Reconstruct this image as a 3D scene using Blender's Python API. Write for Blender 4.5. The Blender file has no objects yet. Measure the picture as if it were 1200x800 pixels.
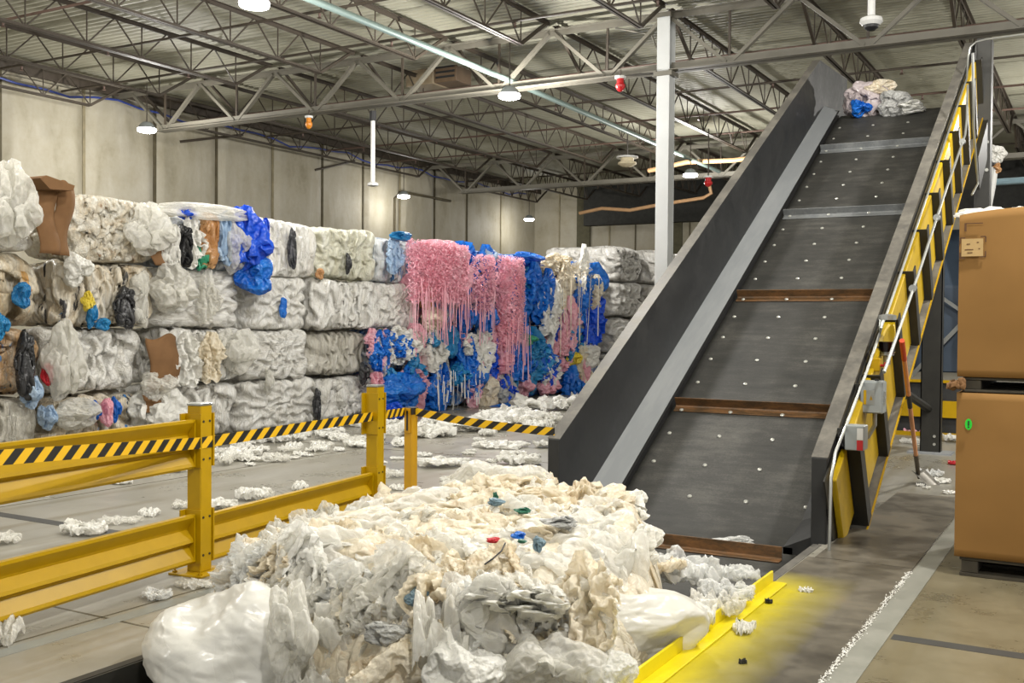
import bpy, bmesh, math, random
import numpy as np
from mathutils import Vector, Matrix, Euler
SC = bpy.context.scene
COL = SC.collection
random.seed(7)

# ------------------------------------------------------------------ camera
CAM_H, FPX = 1.62, 1225.0
YAW, PITCH, ROLL = math.radians(29.71), math.radians(-1.10), math.radians(0.4657)

def cam_axes():
    cy, sy = math.cos(YAW), math.sin(YAW)
    f0, r0, u0 = np.array([-sy, cy, 0]), np.array([cy, sy, 0]), np.array([0, 0, 1.0])
    f = f0 * math.cos(PITCH) + u0 * math.sin(PITCH)
    u = u0 * math.cos(PITCH) - f0 * math.sin(PITCH)
    return r0 * math.cos(ROLL) + u * math.sin(ROLL), u * math.cos(ROLL) - r0 * math.sin(ROLL), f
RR, UU, FF = cam_axes()
CPOS = np.array([0, 0, CAM_H])

def at(px, py, axis, val):
    """world point where the sight line of a photo pixel meets the plane axis=val"""
    d = FF + RR * (px - 600) / FPX - UU * (py - 400) / FPX
    return CPOS + d * ((val - CPOS[axis]) / d[axis])

cd = bpy.data.cameras.new('camera')
cam = bpy.data.objects.new('camera', cd); COL.objects.link(cam)
M = Matrix.Identity(4)
for i in range(3):
    M[i][0], M[i][1], M[i][2], M[i][3] = RR[i], UU[i], -FF[i], CPOS[i]
cam.matrix_world = M
cd.sensor_width = 36; cd.lens = FPX / 1200 * 36; cd.clip_start = 0.05; cd.clip_end = 300
SC.camera = cam

# ------------------------------------------------------------------ noise
_rs = np.random.RandomState(11)
_perm = np.concatenate([_rs.permutation(256)] * 3)
_g = _rs.randn(256, 3); _g /= np.linalg.norm(_g, axis=1)[:, None]

def pn(p, seed=0.0):
    p = np.asarray(p, float) + np.array([seed * 17.13, seed * 5.71, seed * 9.37])
    i = np.floor(p).astype(int); f = p - i; i &= 255
    u = f * f * f * (f * (f * 6 - 15) + 10)
    def gr(a, b, c):
        h = _perm[_perm[_perm[(i[:, 0] + a) & 255] + ((i[:, 1] + b) & 255)] + ((i[:, 2] + c) & 255)]
        return np.einsum('ij,ij->i', _g[h], f - np.array([a, b, c]))
    def L(a, b, t): return a + (b - a) * t
    x0 = L(L(gr(0,0,0), gr(1,0,0), u[:,0]), L(gr(0,1,0), gr(1,1,0), u[:,0]), u[:,1])
    x1 = L(L(gr(0,0,1), gr(1,0,1), u[:,0]), L(gr(0,1,1), gr(1,1,1), u[:,0]), u[:,1])
    return L(x0, x1, u[:,2]) * 1.6

def fbm(p, seed=0, n=4):
    a, s, o = 1.0, np.zeros(len(p)), 0
    p = np.asarray(p, float)
    for k in range(n):
        s += a * pn(p * 2 ** k, seed + k * 3.3); o += a; a *= .5
    return s / o

def ridge(p, seed=0, n=3):
    a, s, o = 1.0, np.zeros(len(p)), 0
    p = np.asarray(p, float)
    for k in range(n):
        s += a * (1 - np.abs(pn(p * 2 ** k, seed + k * 3.7)) * 2.2); o += a; a *= .55
    return s / o

def billow(p, seed=0, n=3):
    return 1 - ridge(p, seed, n)

# ------------------------------------------------------------------ object helpers
def prop(o, label=None, cat=None, group=None, kind=None):
    if label: o['label'] = label
    if cat: o['category'] = cat
    if group: o['group'] = group
    if kind: o['kind'] = kind
    return o

def empty(name, loc, label, cat, group=None, rotz=0):
    o = bpy.data.objects.new(name, None); COL.objects.link(o)
    o.location = loc; o.rotation_euler = (0, 0, rotz); o.empty_display_size = .1
    return prop(o, label, cat, group)

def link(name, me, mat, parent=None, loc=(0, 0, 0), smooth=False):
    o = bpy.data.objects.new(name, me); COL.objects.link(o)
    if mat is not None:
        for m in (mat if isinstance(mat, (list, tuple)) else [mat]): me.materials.append(m)
    if smooth: me.shade_smooth()
    if parent is not None:
        o.parent = parent
        # geometry is written in world space: counter the parent's placement
        T = Matrix.Translation(parent_loc(parent)) @ Matrix.Rotation(parent_rot(parent), 4, 'Z')
        o.matrix_parent_inverse = T.inverted()
    o.location = loc
    return o

def parent_loc(o):
    v = Vector(o.location)
    return v if o.parent is None else Vector((0, 0, 0)) + v
def parent_rot(o): return o.rotation_euler[2]

class MB:
    def __init__(s): s.v, s.f = [], []
    def add(s, vs, fs):
        b = len(s.v); s.v += [tuple(map(float, v)) for v in vs]; s.f += [[b + i for i in f] for f in fs]; return s
    def box(s, x0, x1, y0, y1, z0, z1):
        v = [(x, y, z) for z in (z0, z1) for y in (y0, y1) for x in (x0, x1)]
        return s.add(v, [(0,2,3,1), (4,5,7,6), (0,1,5,4), (2,6,7,3), (0,4,6,2), (1,3,7,5)])
    def obox(s, c, ax, ay, az, hx, hy, hz):
        c, ax, ay, az = map(np.array, (c, ax, ay, az))
        v = [c + ax*hx*i + ay*hy*j + az*hz*k for k in (-1,1) for j in (-1,1) for i in (-1,1)]
        return s.add(v, [(0,2,3,1), (4,5,7,6), (0,1,5,4), (2,6,7,3), (0,4,6,2), (1,3,7,5)])
    def bar(s, p, q, w, h=None, up=(0, 0, 1)):
        h = h or w; p, q = np.array(p, float), np.array(q, float); d = q - p; L = np.linalg.norm(d); d /= L
        up = np.array(up, float)
        if abs(d @ up) > .98: up = np.array([1.0, 0, 0])
        a = np.cross(d, up); a /= np.linalg.norm(a); b = np.cross(a, d)
        return s.obox((p + q) / 2, a, d, b, w / 2, L / 2, h / 2)
    def tube(s, pts, r, n=8, cap=True):
        pts = [np.array(p, float) for p in pts]; rings = []; ref = None
        for i, p in enumerate(pts):
            t = (pts[min(i+1, len(pts)-1)] - pts[max(i-1, 0)]); t /= max(1e-9, np.linalg.norm(t))
            if ref is None:
                ref = np.array([0, 0, 1.0]) if abs(t[2]) < .9 else np.array([1.0, 0, 0])
            a = np.cross(t, ref); a /= max(1e-9, np.linalg.norm(a)); ref = np.cross(a, t)
            rr = r[i] if isinstance(r, (list, tuple)) else r
            rings.append([p + rr * (a * math.cos(k * 2 * math.pi / n) + ref * math.sin(k * 2 * math.pi / n)) for k in range(n)])
        vs = [v for R in rings for v in R]; fs = []
        for i in range(len(pts) - 1):
            for k in range(n):
                fs.append((i*n+k, i*n+(k+1)%n, (i+1)*n+(k+1)%n, (i+1)*n+k))
        if cap: fs += [tuple(range(n))[::-1], tuple((len(pts)-1)*n + k for k in range(n))]
        return s.add(vs, fs)
    def lathe(s, c, prof, n=20, axis=2):
        """prof = [(r, h)] about a vertical axis through c"""
        vs, fs = [], []
        for r, h in prof:
            for k in range(n):
                a = 2 * math.pi * k / n; p = [r * math.cos(a), r * math.sin(a), h]
                if axis == 0: p = [h, p[0], p[1]]
                if axis == 1: p = [p[0], h, p[1]]
                vs.append((c[0]+p[0], c[1]+p[1], c[2]+p[2]))
        m = len(prof)
        for i in range(m - 1):
            for k in range(n): fs.append((i*n+k, i*n+(k+1)%n, (i+1)*n+(k+1)%n, (i+1)*n+k))
        fs += [tuple(range(n))[::-1], tuple((m-1)*n + k for k in range(n))]
        return s.add(vs, fs)
    def prism(s, poly, a0, a1, fn):
        """polygon poly [(u, v)] swept from a0 to a1; fn(a, u, v) -> world"""
        n = len(poly); vs = [fn(a, u, v) for a in (a0, a1) for u, v in poly]
        fs = [tuple(range(n))[::-1], tuple(range(n, 2*n))] + [(i, (i+1)%n, n+(i+1)%n, n+i) for i in range(n)]
        return s.add(vs, fs)
    def mesh(s, name, bevel=0, seg=1):
        me = bpy.data.meshes.new(name); me.from_pydata(s.v, [], s.f)
        bm = bmesh.new(); bm.from_mesh(me)
        bmesh.ops.recalc_face_normals(bm, faces=bm.faces)
        if bevel:
            es = [e for e in bm.edges if len(e.link_faces) == 2 and e.calc_face_angle(0) > .5]
            bmesh.ops.bevel(bm, geom=es, offset=bevel, segments=seg, affect='EDGES', clamp_overlap=True)
        bm.to_mesh(me); bm.free(); return me
    def build(s, name, mat, parent=None, bevel=0, seg=1, smooth=False):
        o = link(name, s.mesh(name, bevel, seg), mat, parent)
        if smooth: o.data.shade_auto_smooth() if hasattr(o.data, 'shade_auto_smooth') else smooth_by_angle(o.data)
        return o

def smooth_by_angle(me, ang=.7):
    me.shade_smooth()
    try: me.set_sharp_from_angle(angle=ang)
    except Exception: pass

def npmesh(name, V, F):
    me = bpy.data.meshes.new(name)
    V = np.asarray(V, np.float32); F = np.asarray(F, np.int32); k = F.shape[1]
    me.vertices.add(len(V)); me.vertices.foreach_set('co', V.ravel())
    me.loops.add(F.size); me.loops.foreach_set('vertex_index', F.ravel())
    me.polygons.add(len(F)); me.polygons.foreach_set('loop_start', np.arange(len(F), dtype=np.int32) * k)
    me.update(calc_edges=True); me.validate()
    return me

# ------------------------------------------------------------------ materials
def srgb(c):
    return tuple(((x/255)/12.92 if x/255 <= .04045 else ((x/255+.055)/1.055)**2.4) for x in c[:3]) + (1,)

KD = .78
def tone(c): return tuple(v * KD for v in srgb(c)[:3]) + (1,)

class NT:
    def __init__(s, name):
        s.m = bpy.data.materials.new(name); s.m.use_nodes = True
        s.t = s.m.node_tree; s.n = s.t.nodes; s.l = s.t.links
        s.b = s.n['Principled BSDF']; s.out = s.n['Material Output']
    def node(s, ty, **kw):
        n = s.n.new(ty)
        for k, v in kw.items():
            if k.startswith('i_'):
                k2 = k[2:].replace('_', ' ')
                n.inputs[k2].default_value = v
            else: setattr(n, k, v)
        return n
    def set(s, **kw):
        for k, v in kw.items(): s.b.inputs[k.replace('_', ' ')].default_value = v
        return s
    def coords(s, kind='Object', scale=(1, 1, 1), rot=(0, 0, 0)):
        tc = s.node('ShaderNodeTexCoord'); mp = s.node('ShaderNodeMapping')
        mp.inputs['Scale'].default_value = scale; mp.inputs['Rotation'].default_value = rot
        s.l.new(tc.outputs[kind], mp.inputs['Vector']); return mp.outputs[0]
    def noise(s, vec, scale, detail=4, rough=.55, ty='FBM', dist=0, dim='3D', w=None):
        n = s.node('ShaderNodeTexNoise', noise_dimensions=dim, noise_type=ty)
        n.inputs['Scale'].default_value = scale; n.inputs['Detail'].default_value = detail
        n.inputs['Roughness'].default_value = rough; n.inputs['Distortion'].default_value = dist
        if vec is not None: s.l.new(vec, n.inputs['Vector'])
        if w is not None: s.l.new(w, n.inputs['W'])
        return n.outputs['Fac'] if 'Fac' in n.outputs else n.outputs[0]
    def ramp(s, fac, stops, interp='LINEAR'):
        r = s.node('ShaderNodeValToRGB'); cr = r.color_ramp; cr.interpolation = interp
        while len(cr.elements) < len(stops): cr.elements.new(.5)
        for e, (p, c) in zip(cr.elements, stops):
            e.position = p; e.color = c if len(c) == 4 else tuple(c) + (1,)
        s.l.new(fac, r.inputs[0]); return r.outputs[0]
    def mix(s, fac, a, b, blend='MIX'):
        m = s.node('ShaderNodeMix', data_type='RGBA', blend_type=blend)
        for i, x in ((0, fac), (6, a), (7, b)):
            if hasattr(x, 'is_linked') or isinstance(x, bpy.types.NodeSocket): s.l.new(x, m.inputs[i])
            else: m.inputs[i].default_value = x
        return m.outputs[2]
    def math(s, op, a, b=None, clamp=False):
        m = s.node('ShaderNodeMath', operation=op, use_clamp=clamp)
        for i, x in ((0, a), (1, b)):
            if x is None: continue
            if isinstance(x, bpy.types.NodeSocket): s.l.new(x, m.inputs[i])
            else: m.inputs[i].default_value = x
        return m.outputs[0]
    def color(s, x): s.l.new(x, s.b.inputs['Base Color']); return s
    def rough(s, x): s.l.new(x, s.b.inputs['Roughness']); return s
    def bump(s, h, strength=.3, dist=.02, prev=None):
        b = s.node('ShaderNodeBump'); b.inputs['Strength'].default_value = strength; b.inputs['Distance'].default_value = dist
        s.l.new(h, b.inputs['Height'])
        if prev is not None: s.l.new(prev, b.inputs['Normal'])
        s.l.new(b.outputs[0], s.b.inputs['Normal']); return b.outputs[0]
    def rnd(s): return s.node('ShaderNodeObjectInfo').outputs['Random']

def plain(name, c, rough=.5, metal=0, var=.12, scale=6, spec=.5, bump=0):
    t = NT(name); c = tone(c)
    n = t.noise(t.coords(), scale, 5, .6)
    lo = tuple(x * (1 - var) for x in c[:3]); hi = tuple(min(1, x * (1 + var)) for x in c[:3])
    t.color(t.ramp(n, [(.3, lo), (.7, hi)]))
    t.set(Roughness=rough, Metallic=metal)
    t.b.inputs['Specular IOR Level'].default_value = spec
    if bump: t.bump(n, bump, .01)
    return t.m

def scuffed(name, c, c2, rough=.4, metal=0, scale=3, stretch=(1, 1, 1), amt=(.55, .75), spec=.5):
    """paint with worn / dusty patches of a second colour"""
    t = NT(name); v = t.coords(scale=stretch)
    n1 = t.noise(v, scale, 6, .65); n2 = t.noise(v, scale * 7, 4, .6)
    k = t.math('ADD', t.math('MULTIPLY', n1, .7), t.math('MULTIPLY', n2, .3))
    t.color(t.ramp(k, [(amt[0] - .12, tone(c)), (amt[1], tone(c2))]))
    t.rough(t.ramp(k, [(.3, (rough*.8,)*3), (.7, (min(1, rough*1.3),)*3)]))
    t.set(Metallic=metal); t.b.inputs['Specular IOR Level'].default_value = spec
    t.bump(n2, .08, .005)
    return t.m

MAT = {}
MAT['black_steel'] = scuffed('black steel paint', (36, 37, 38), (54, 54, 53), .5, 0, 2.2)
MAT['cap_steel'] = scuffed('worn lit cap steel', (96, 93, 88), (142, 137, 126), .45, .1, 3.2)  # paler than the guards: light from above put into the colour
MAT['grey_steel'] = scuffed('bare grey steel', (158, 162, 166), (182, 184, 186), .45, .15, 3, (1, .15, .15))
MAT['rust_steel'] = scuffed('rusty angle steel', (86, 66, 44), (158, 110, 64), .45, .15, 5, (1, 3, 3))
MAT['cleat_lit'] = scuffed('lit cleat steel', (120, 123, 124), (156, 158, 156), .45, .15, 6)  # upper cleats: their lit top faces put into a greyer colour
MAT['yellow'] = plain('safety yellow paint', (196, 156, 1), .38, 0, .06, 8, .35)
MAT['yellow_bright'] = plain('bright yellow curb paint', (246, 226, 22), .4, 0, .05, 5)
MAT['yellow_panel'] = scuffed('yellow side panel', (214, 178, 20), (196, 160, 26), .4, 0, 3)
MAT['dark_frame'] = plain('dark frame steel', (46, 45, 40), .5, .1, .2)
MAT['galv'] = plain('galvanised conduit', (186, 188, 184), .32, .75, .08)
MAT['white_paint'] = plain('white paint', (226, 226, 222), .4, 0, .04)
MAT['column'] = plain('white column paint', (206, 208, 206), .45, 0, .05, 2)
MAT['truss'] = plain('grey truss primer', (116, 112, 100), .55, 0, .16, 1.2)
MAT['joist'] = plain('brown grey joist primer', (70, 61, 50), .6, 0, .16, 1.2)
MAT['pipe_red'] = plain('rust brown sprinkler pipe', (110, 88, 78), .5, 0, .15, 2)
MAT['pipe_teal'] = plain('pale green pipe', (156, 178, 172), .4, .2, .06, 2)
MAT['concrete_patch'] = scuffed('pale concrete patch', (138, 138, 128), (160, 158, 148), .55, 0, 4)
MAT['wood'] = plain('pallet wood', (150, 112, 68), .7, 0, .25, 14)
MAT['wood_dark'] = plain('dark weathered pallet wood', (72, 66, 54), .75, 0, .25, 12)
MAT['cardboard'] = plain('brown corrugated cardboard', (150, 111, 60), .75, 0, .07, 1.5, .25)
MAT['cardboard_dark'] = plain('old brown cardboard', (132, 98, 66), .8, 0, .12, 5, .2)
MAT['label_paper'] = plain('pale label paper', (196, 164, 110), .7, 0, .08, 20)
MAT['ink'] = plain('brown printed ink', (96, 62, 30), .7, 0, .1)
MAT['green_sticker'] = plain('fluorescent green sticker', (40, 226, 60), .4, 0, .03)
MAT['dark_ink'] = plain('dark ink', (20, 60, 26), .6, 0, .1)
MAT['box_grey'] = plain('grey enclosure paint', (158, 164, 164), .4, 0, .05)
MAT['red'] = plain('red plastic', (200, 30, 34), .35, 0, .05)
MAT['amber'] = plain('amber beacon plastic', (226, 140, 36), .35, 0, .1)
MAT['brown_oil'] = plain('brown oil', (122, 58, 34), .2, 0, .1)
MAT['orange_handle'] = plain('orange painted handle', (255, 178, 122), .5, 0, .08, 20)
MAT['orange_grip'] = plain('red orange grip', (232, 84, 44), .45, 0, .05)
MAT['black_rubber'] = plain('black rubber', (26, 26, 27), .55, 0, .1)
MAT['blade'] = scuffed('steel shovel blade', (120, 116, 108), (170, 166, 156), .45, .5, 8)
MAT['orange_duct'] = plain('orange flexible duct', (190, 150, 108), .6, 0, .12)
MAT['dark_blue'] = plain('dark blue grey paint', (62, 76, 92), .5, 0, .12)
MAT['heater'] = plain('tan heater sheet metal', (150, 134, 108), .5, 0, .08)
MAT['heater_dark'] = plain('brown heater side', (108, 88, 66), .6, 0, .1)
MAT['cable_blue'] = plain('blue cable', (52, 72, 150), .5, 0, .1)
MAT['bolt'] = plain('zinc bolt head', (206, 206, 198), .3, .4, .05)
MAT['pit'] = plain('dark pit concrete', (66, 64, 60), .8, 0, .2)
MAT['pink'] = None

def glass_mat():
    t = NT('clear glass'); t.set(Roughness=.03, IOR=1.06); t.b.inputs['Transmission Weight'].default_value = 1
    t.b.inputs['Base Color'].default_value = (.9, .92, .9, 1); return t.m
MAT['glass'] = glass_mat()

def emit(name, c, s):
    t = NT(name); t.b.inputs['Emission Color'].default_value = c + (1,); t.b.inputs['Emission Strength'].default_value = s
    return t.m
MAT['lamp'] = emit('lit lamp lens', (1, .98, .94), 22)

def concrete():
    t = NT('polished concrete floor'); v = t.coords()
    n1 = t.noise(v, .35, 6, .6); n2 = t.noise(v, 2.2, 6, .65); n3 = t.noise(v, 22, 3, .6)
    k = t.math('ADD', t.math('MULTIPLY', n1, .5), t.math('ADD', t.math('MULTIPLY', n2, .38), t.math('MULTIPLY', n3, .12)))
    c = t.ramp(k, [(.30, tone((112, 107, 94))), (.46, tone((148, 144, 132))), (.58, tone((162, 158, 148))), (.75, tone((178, 176, 167)))])
    # long worn streaks running with the traffic
    vs = t.coords(scale=(3.2, .12, 1)); n4 = t.noise(vs, 1.3, 4, .6)
    c = t.mix(t.ramp(n4, [(.52, (0, 0, 0)), (.66, (1, 1, 1))]), c, t.mix(.5, c, tone((118, 106, 78))))
    # the floor east of the trench patch is browner
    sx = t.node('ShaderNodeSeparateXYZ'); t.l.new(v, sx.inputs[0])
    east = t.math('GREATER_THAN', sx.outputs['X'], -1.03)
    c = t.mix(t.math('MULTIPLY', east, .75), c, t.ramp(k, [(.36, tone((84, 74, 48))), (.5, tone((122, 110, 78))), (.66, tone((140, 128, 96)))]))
    t.color(c)
    t.rough(t.ramp(k, [(.35, (.2,)*3), (.65, (.42,)*3)]))
    t.bump(n3, .05, .004)
    return t.m
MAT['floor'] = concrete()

def deckplate():
    t = NT('worn steel floor plate'); v = t.coords()
    n1 = t.noise(v, .9, 6, .62); n2 = t.noise(v, 5, 5, .65); n3 = t.noise(v, 40, 2, .5)
    k = t.math('ADD', t.math('MULTIPLY', n1, .62), t.math('MULTIPLY', n2, .38))
    c = t.ramp(k, [(.30, tone((62, 57, 50))), (.45, tone((98, 92, 81))), (.56, tone((124, 117, 103))), (.70, tone((142, 124, 100)))])
    # yellow paint overspray along the curb (world x of the curb = -1.79)
    tc = t.node('ShaderNodeTexCoord'); sx = t.node('ShaderNodeSeparateXYZ'); t.l.new(tc.outputs['Object'], sx.inputs[0])
    wob = t.math('MULTIPLY', t.math('SUBTRACT', n2, .5), .12)
    d = t.math('ADD', t.math('ADD', sx.outputs['X'], 1.79), wob)
    fx = t.ramp(t.math('DIVIDE', d, .5), [(.0, (1, 1, 1)), (.28, (.93,)*3), (.55, (.42,)*3), (1, (0, 0, 0))])
    fy = t.math('SUBTRACT', 1.0, t.math('DIVIDE', t.math('SUBTRACT', sx.outputs['Y'], 6.3), .5), True)
    c = t.mix(t.math('MULTIPLY', fx, fy), c, tone((226, 208, 26)))
    t.color(c); t.rough(t.ramp(k, [(.35, (.3,)*3), (.65, (.55,)*3)])); t.set(Metallic=.15)
    t.bump(n3, .05, .003); return t.m
MAT['plate'] = deckplate()

def belt_mat():
    t = NT('dusty black rubber belt'); v = t.coords()
    n1 = t.noise(v, 1.3, 6, .65); n2 = t.noise(t.coords(scale=(.6, 3, 3)), 4, 5, .7); n3 = t.noise(v, 60, 2, .6)
    k = t.math('ADD', t.math('MULTIPLY', n1, .5), t.math('ADD', t.math('MULTIPLY', n2, .35), t.math('MULTIPLY', n3, .15)))
    t.color(t.ramp(k, [(.33, tone((36, 37, 35))), (.5, tone((62, 61, 58))), (.70, tone((104, 102, 96)))]))
    t.set(Roughness=.62); t.bump(n3, .2, .004); return t.m
MAT['belt'] = belt_mat()

def insulation():
    t = NT('white insulation blanket wall'); v = t.coords()
    n1 = t.noise(v, .5, 6, .6); n2 = t.noise(t.coords(scale=(1, 1.6, .55)), 1.2, 5, .55, dist=.5); n3 = t.noise(v, 7, 4, .6)
    k = t.math('ADD', t.math('MULTIPLY', n1, .45), t.math('ADD', t.math('MULTIPLY', n2, .4), t.math('MULTIPLY', n3, .15)))
    t.color(t.ramp(k, [(.3, tone((140, 132, 106))), (.46, tone((170, 163, 142))), (.62, tone((184, 178, 161))), (.75, tone((194, 190, 176)))]))
    t.set(Roughness=.6); b = t.bump(n2, .3, .08); t.bump(n3, .2, .02, b); return t.m
MAT['insul'] = insulation()
MAT['seam'] = plain('dark seam', (92, 84, 62), .8, 0, .3, 3)
MAT['seam_soft'] = plain('folded seam tape', (150, 140, 112), .7, 0, .2, 3)

def deck_mat():
    t = NT('painted roof deck'); v = t.coords()
    n = t.noise(v, .4, 4, .6)
    t.color(t.ramp(n, [(.3, tone((150, 148, 128))), (.7, tone((184, 182, 164)))])); t.set(Roughness=.6); return t.m
MAT['deck'] = deck_mat()

def tape_mat():
    t = NT('black and yellow striped tape'); tc = t.node('ShaderNodeTexCoord'); uv = t.node('ShaderNodeSeparateXYZ')
    t.l.new(tc.outputs['UV'], uv.inputs[0])
    ph = t.math('FRACT', t.math('ADD', uv.outputs['X'], t.math('MULTIPLY', uv.outputs['Y'], -.6)))
    t.color(t.ramp(ph, [(0, srgb((28, 27, 24))), (.5, srgb((226, 178, 20)))], 'CONSTANT')); t.set(Roughness=.45); return t.m
MAT['tape'] = tape_mat()

def film(name, c1, c2, c3=None, trans=.3, rough=.3, scale=9, clear=0, dirt=None, bstr=.38, coat=.2):
    """thin plastic film: tinted, slightly translucent, shiny, with fine creases"""
    t = NT(name); v = t.node('ShaderNodeNewGeometry').outputs['Position']; r = t.rnd()
    add = t.node('ShaderNodeVectorMath', operation='ADD'); cmb = t.node('ShaderNodeCombineXYZ')
    t.l.new(t.math('MULTIPLY', r, 37), cmb.inputs[0]); t.l.new(t.math('MULTIPLY', r, 91), cmb.inputs[1])
    t.l.new(v, add.inputs[0]); t.l.new(cmb.outputs[0], add.inputs[1]); v = add.outputs[0]
    n1 = t.noise(v, scale * .35, 4, .6)
    col = t.ramp(n1, [(.35, srgb(c1)), (.62, srgb(c2))] + ([(.8, srgb(c3))] if c3 else []))
    col = t.mix(t.math('MULTIPLY', r, .35), col, srgb(c2))
    if dirt:
        nd = t.noise(v, scale * .9, 5, .7)
        col = t.mix(t.ramp(nd, [(.55, (0, 0, 0)), (.75, (.8,)*3)]), col, srgb(dirt))
    t.color(col); t.set(Roughness=rough)
    t.b.inputs['Coat Weight'].default_value = coat; t.b.inputs['Coat Roughness'].default_value = .12
    n0 = t.node('ShaderNodeTexNoise'); n0.inputs['Scale'].default_value = scale * .8; n0.inputs['Detail'].default_value = 2; t.l.new(v, n0.inputs['Vector'])
    wv = t.node('ShaderNodeVectorMath', operation='MULTIPLY_ADD'); t.l.new(n0.outputs['Color'], wv.inputs[0]); wv.inputs[1].default_value = (.16, .16, .16); t.l.new(v, wv.inputs[2])
    def crease(sc):
        vo = t.node('ShaderNodeTexVoronoi', feature='DISTANCE_TO_EDGE'); vo.inputs['Scale'].default_value = sc; t.l.new(wv.outputs[0], vo.inputs['Vector'])
        return t.math('POWER', t.math('MULTIPLY', vo.outputs['Distance'], 2.0, True), .6)
    cr2 = t.noise(v, scale * 5, 4, .6)
    h1 = t.math('ADD', t.math('MULTIPLY', crease(scale * .9), .9), t.math('MULTIPLY', crease(scale * 2.6), .42))
    hh = t.math('ADD', h1, t.math('MULTIPLY', cr2, .25))
    nb = t.bump(hh, bstr, .028)
    last = t.b.outputs[0]
    if trans:
        tr = t.node('ShaderNodeBsdfTranslucent'); t.l.new(col, tr.inputs[0]); t.l.new(nb, tr.inputs['Normal'])
        mx = t.node('ShaderNodeMixShader'); mx.inputs[0].default_value = trans
        t.l.new(last, mx.inputs[1]); t.l.new(tr.outputs[0], mx.inputs[2]); last = mx.outputs[0]
    if clear:
        tp = t.node('ShaderNodeBsdfTransparent'); tp.inputs[0].default_value = (.96, .97, .97, 1)
        lw = t.node('ShaderNodeLayerWeight'); lw.inputs[0].default_value = .35; t.l.new(nb, lw.inputs['Normal'])
        fac = t.math('MULTIPLY', t.math('SUBTRACT', 1.0, lw.outputs['Facing']), clear)
        mx = t.node('ShaderNodeMixShader'); t.l.new(fac, mx.inputs[0])
        t.l.new(last, mx.inputs[1]); t.l.new(tp.outputs[0], mx.inputs[2]); last = mx.outputs[0]
    t.l.new(last, t.out.inputs['Surface'])
    return t.m
W1, W2, W3 = (232, 230, 222), (243, 242, 237), (248, 248, 246)
MAT['film_white'] = film('milky white film', W1, W2, W3, .3, .3)
MAT['film_cream'] = film('dusty cream film', (232, 219, 192), (242, 234, 216), (248, 243, 232), .35, .34, 10, 0, (206, 176, 134))
MAT['film_clear'] = film('clear wrinkled film', (230, 230, 228), (243, 243, 241), None, .3, .14, 8, .5)
MAT['film_haze'] = film('hazy clear film', (230, 227, 218), (243, 241, 235), None, .35, .2, 8, .5)
MAT['film_smooth'] = film('smooth stretched white film', W1, W2, W3, .3, .3, 3.5, 0, None, .12)
MAT['film_blue'] = film('blue film', (18, 92, 196), (36, 128, 222), (84, 160, 232), .25, .25, 6)
MAT['film_deepblue'] = film('deep blue bag', (24, 72, 200), (40, 100, 232), (70, 130, 240), .25, .22, 6)
MAT['film_teal'] = film('teal blue film', (28, 116, 176), (54, 150, 204), None, .25, .25, 6)
MAT['film_ltblue'] = film('pale blue film', (150, 180, 214), (190, 210, 230), None, .3, .25, 6)
MAT['film_pink'] = film('pink film', (250, 184, 200), (252, 206, 218), (252, 228, 234), .45, .4, 9)
MAT['film_black'] = film('black film', (28, 28, 30), (52, 52, 54), None, .05, .25, 8)
MAT['film_yellow'] = film('yellow film', (216, 190, 40), (232, 210, 80), None, .2, .3, 8)
MAT['film_green'] = film('green film', (34, 130, 100), (60, 160, 120), None, .2, .3, 8)
MAT['film_darkgreen'] = film('dark green plastic', (16, 80, 62), (28, 104, 80), None, .1, .3, 8)
MAT['film_amber'] = film('amber brown film', (178, 124, 72), (206, 164, 116), None, .25, .25, 7)
MAT['film_red'] = film('red film', (190, 26, 40), (214, 44, 56), None, .2, .3, 8)
MAT['film_grey'] = film('grey film', (150, 150, 148), (186, 186, 182), None, .25, .25, 8)
MAT['film_steel'] = film('slate blue plastic', (84, 112, 128), (120, 146, 160), None, .1, .3, 8)
MAT['film_mauve'] = film('dusty mauve film', (150, 138, 140), (196, 184, 184), (90, 110, 140), .2, .35, 8)

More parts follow.
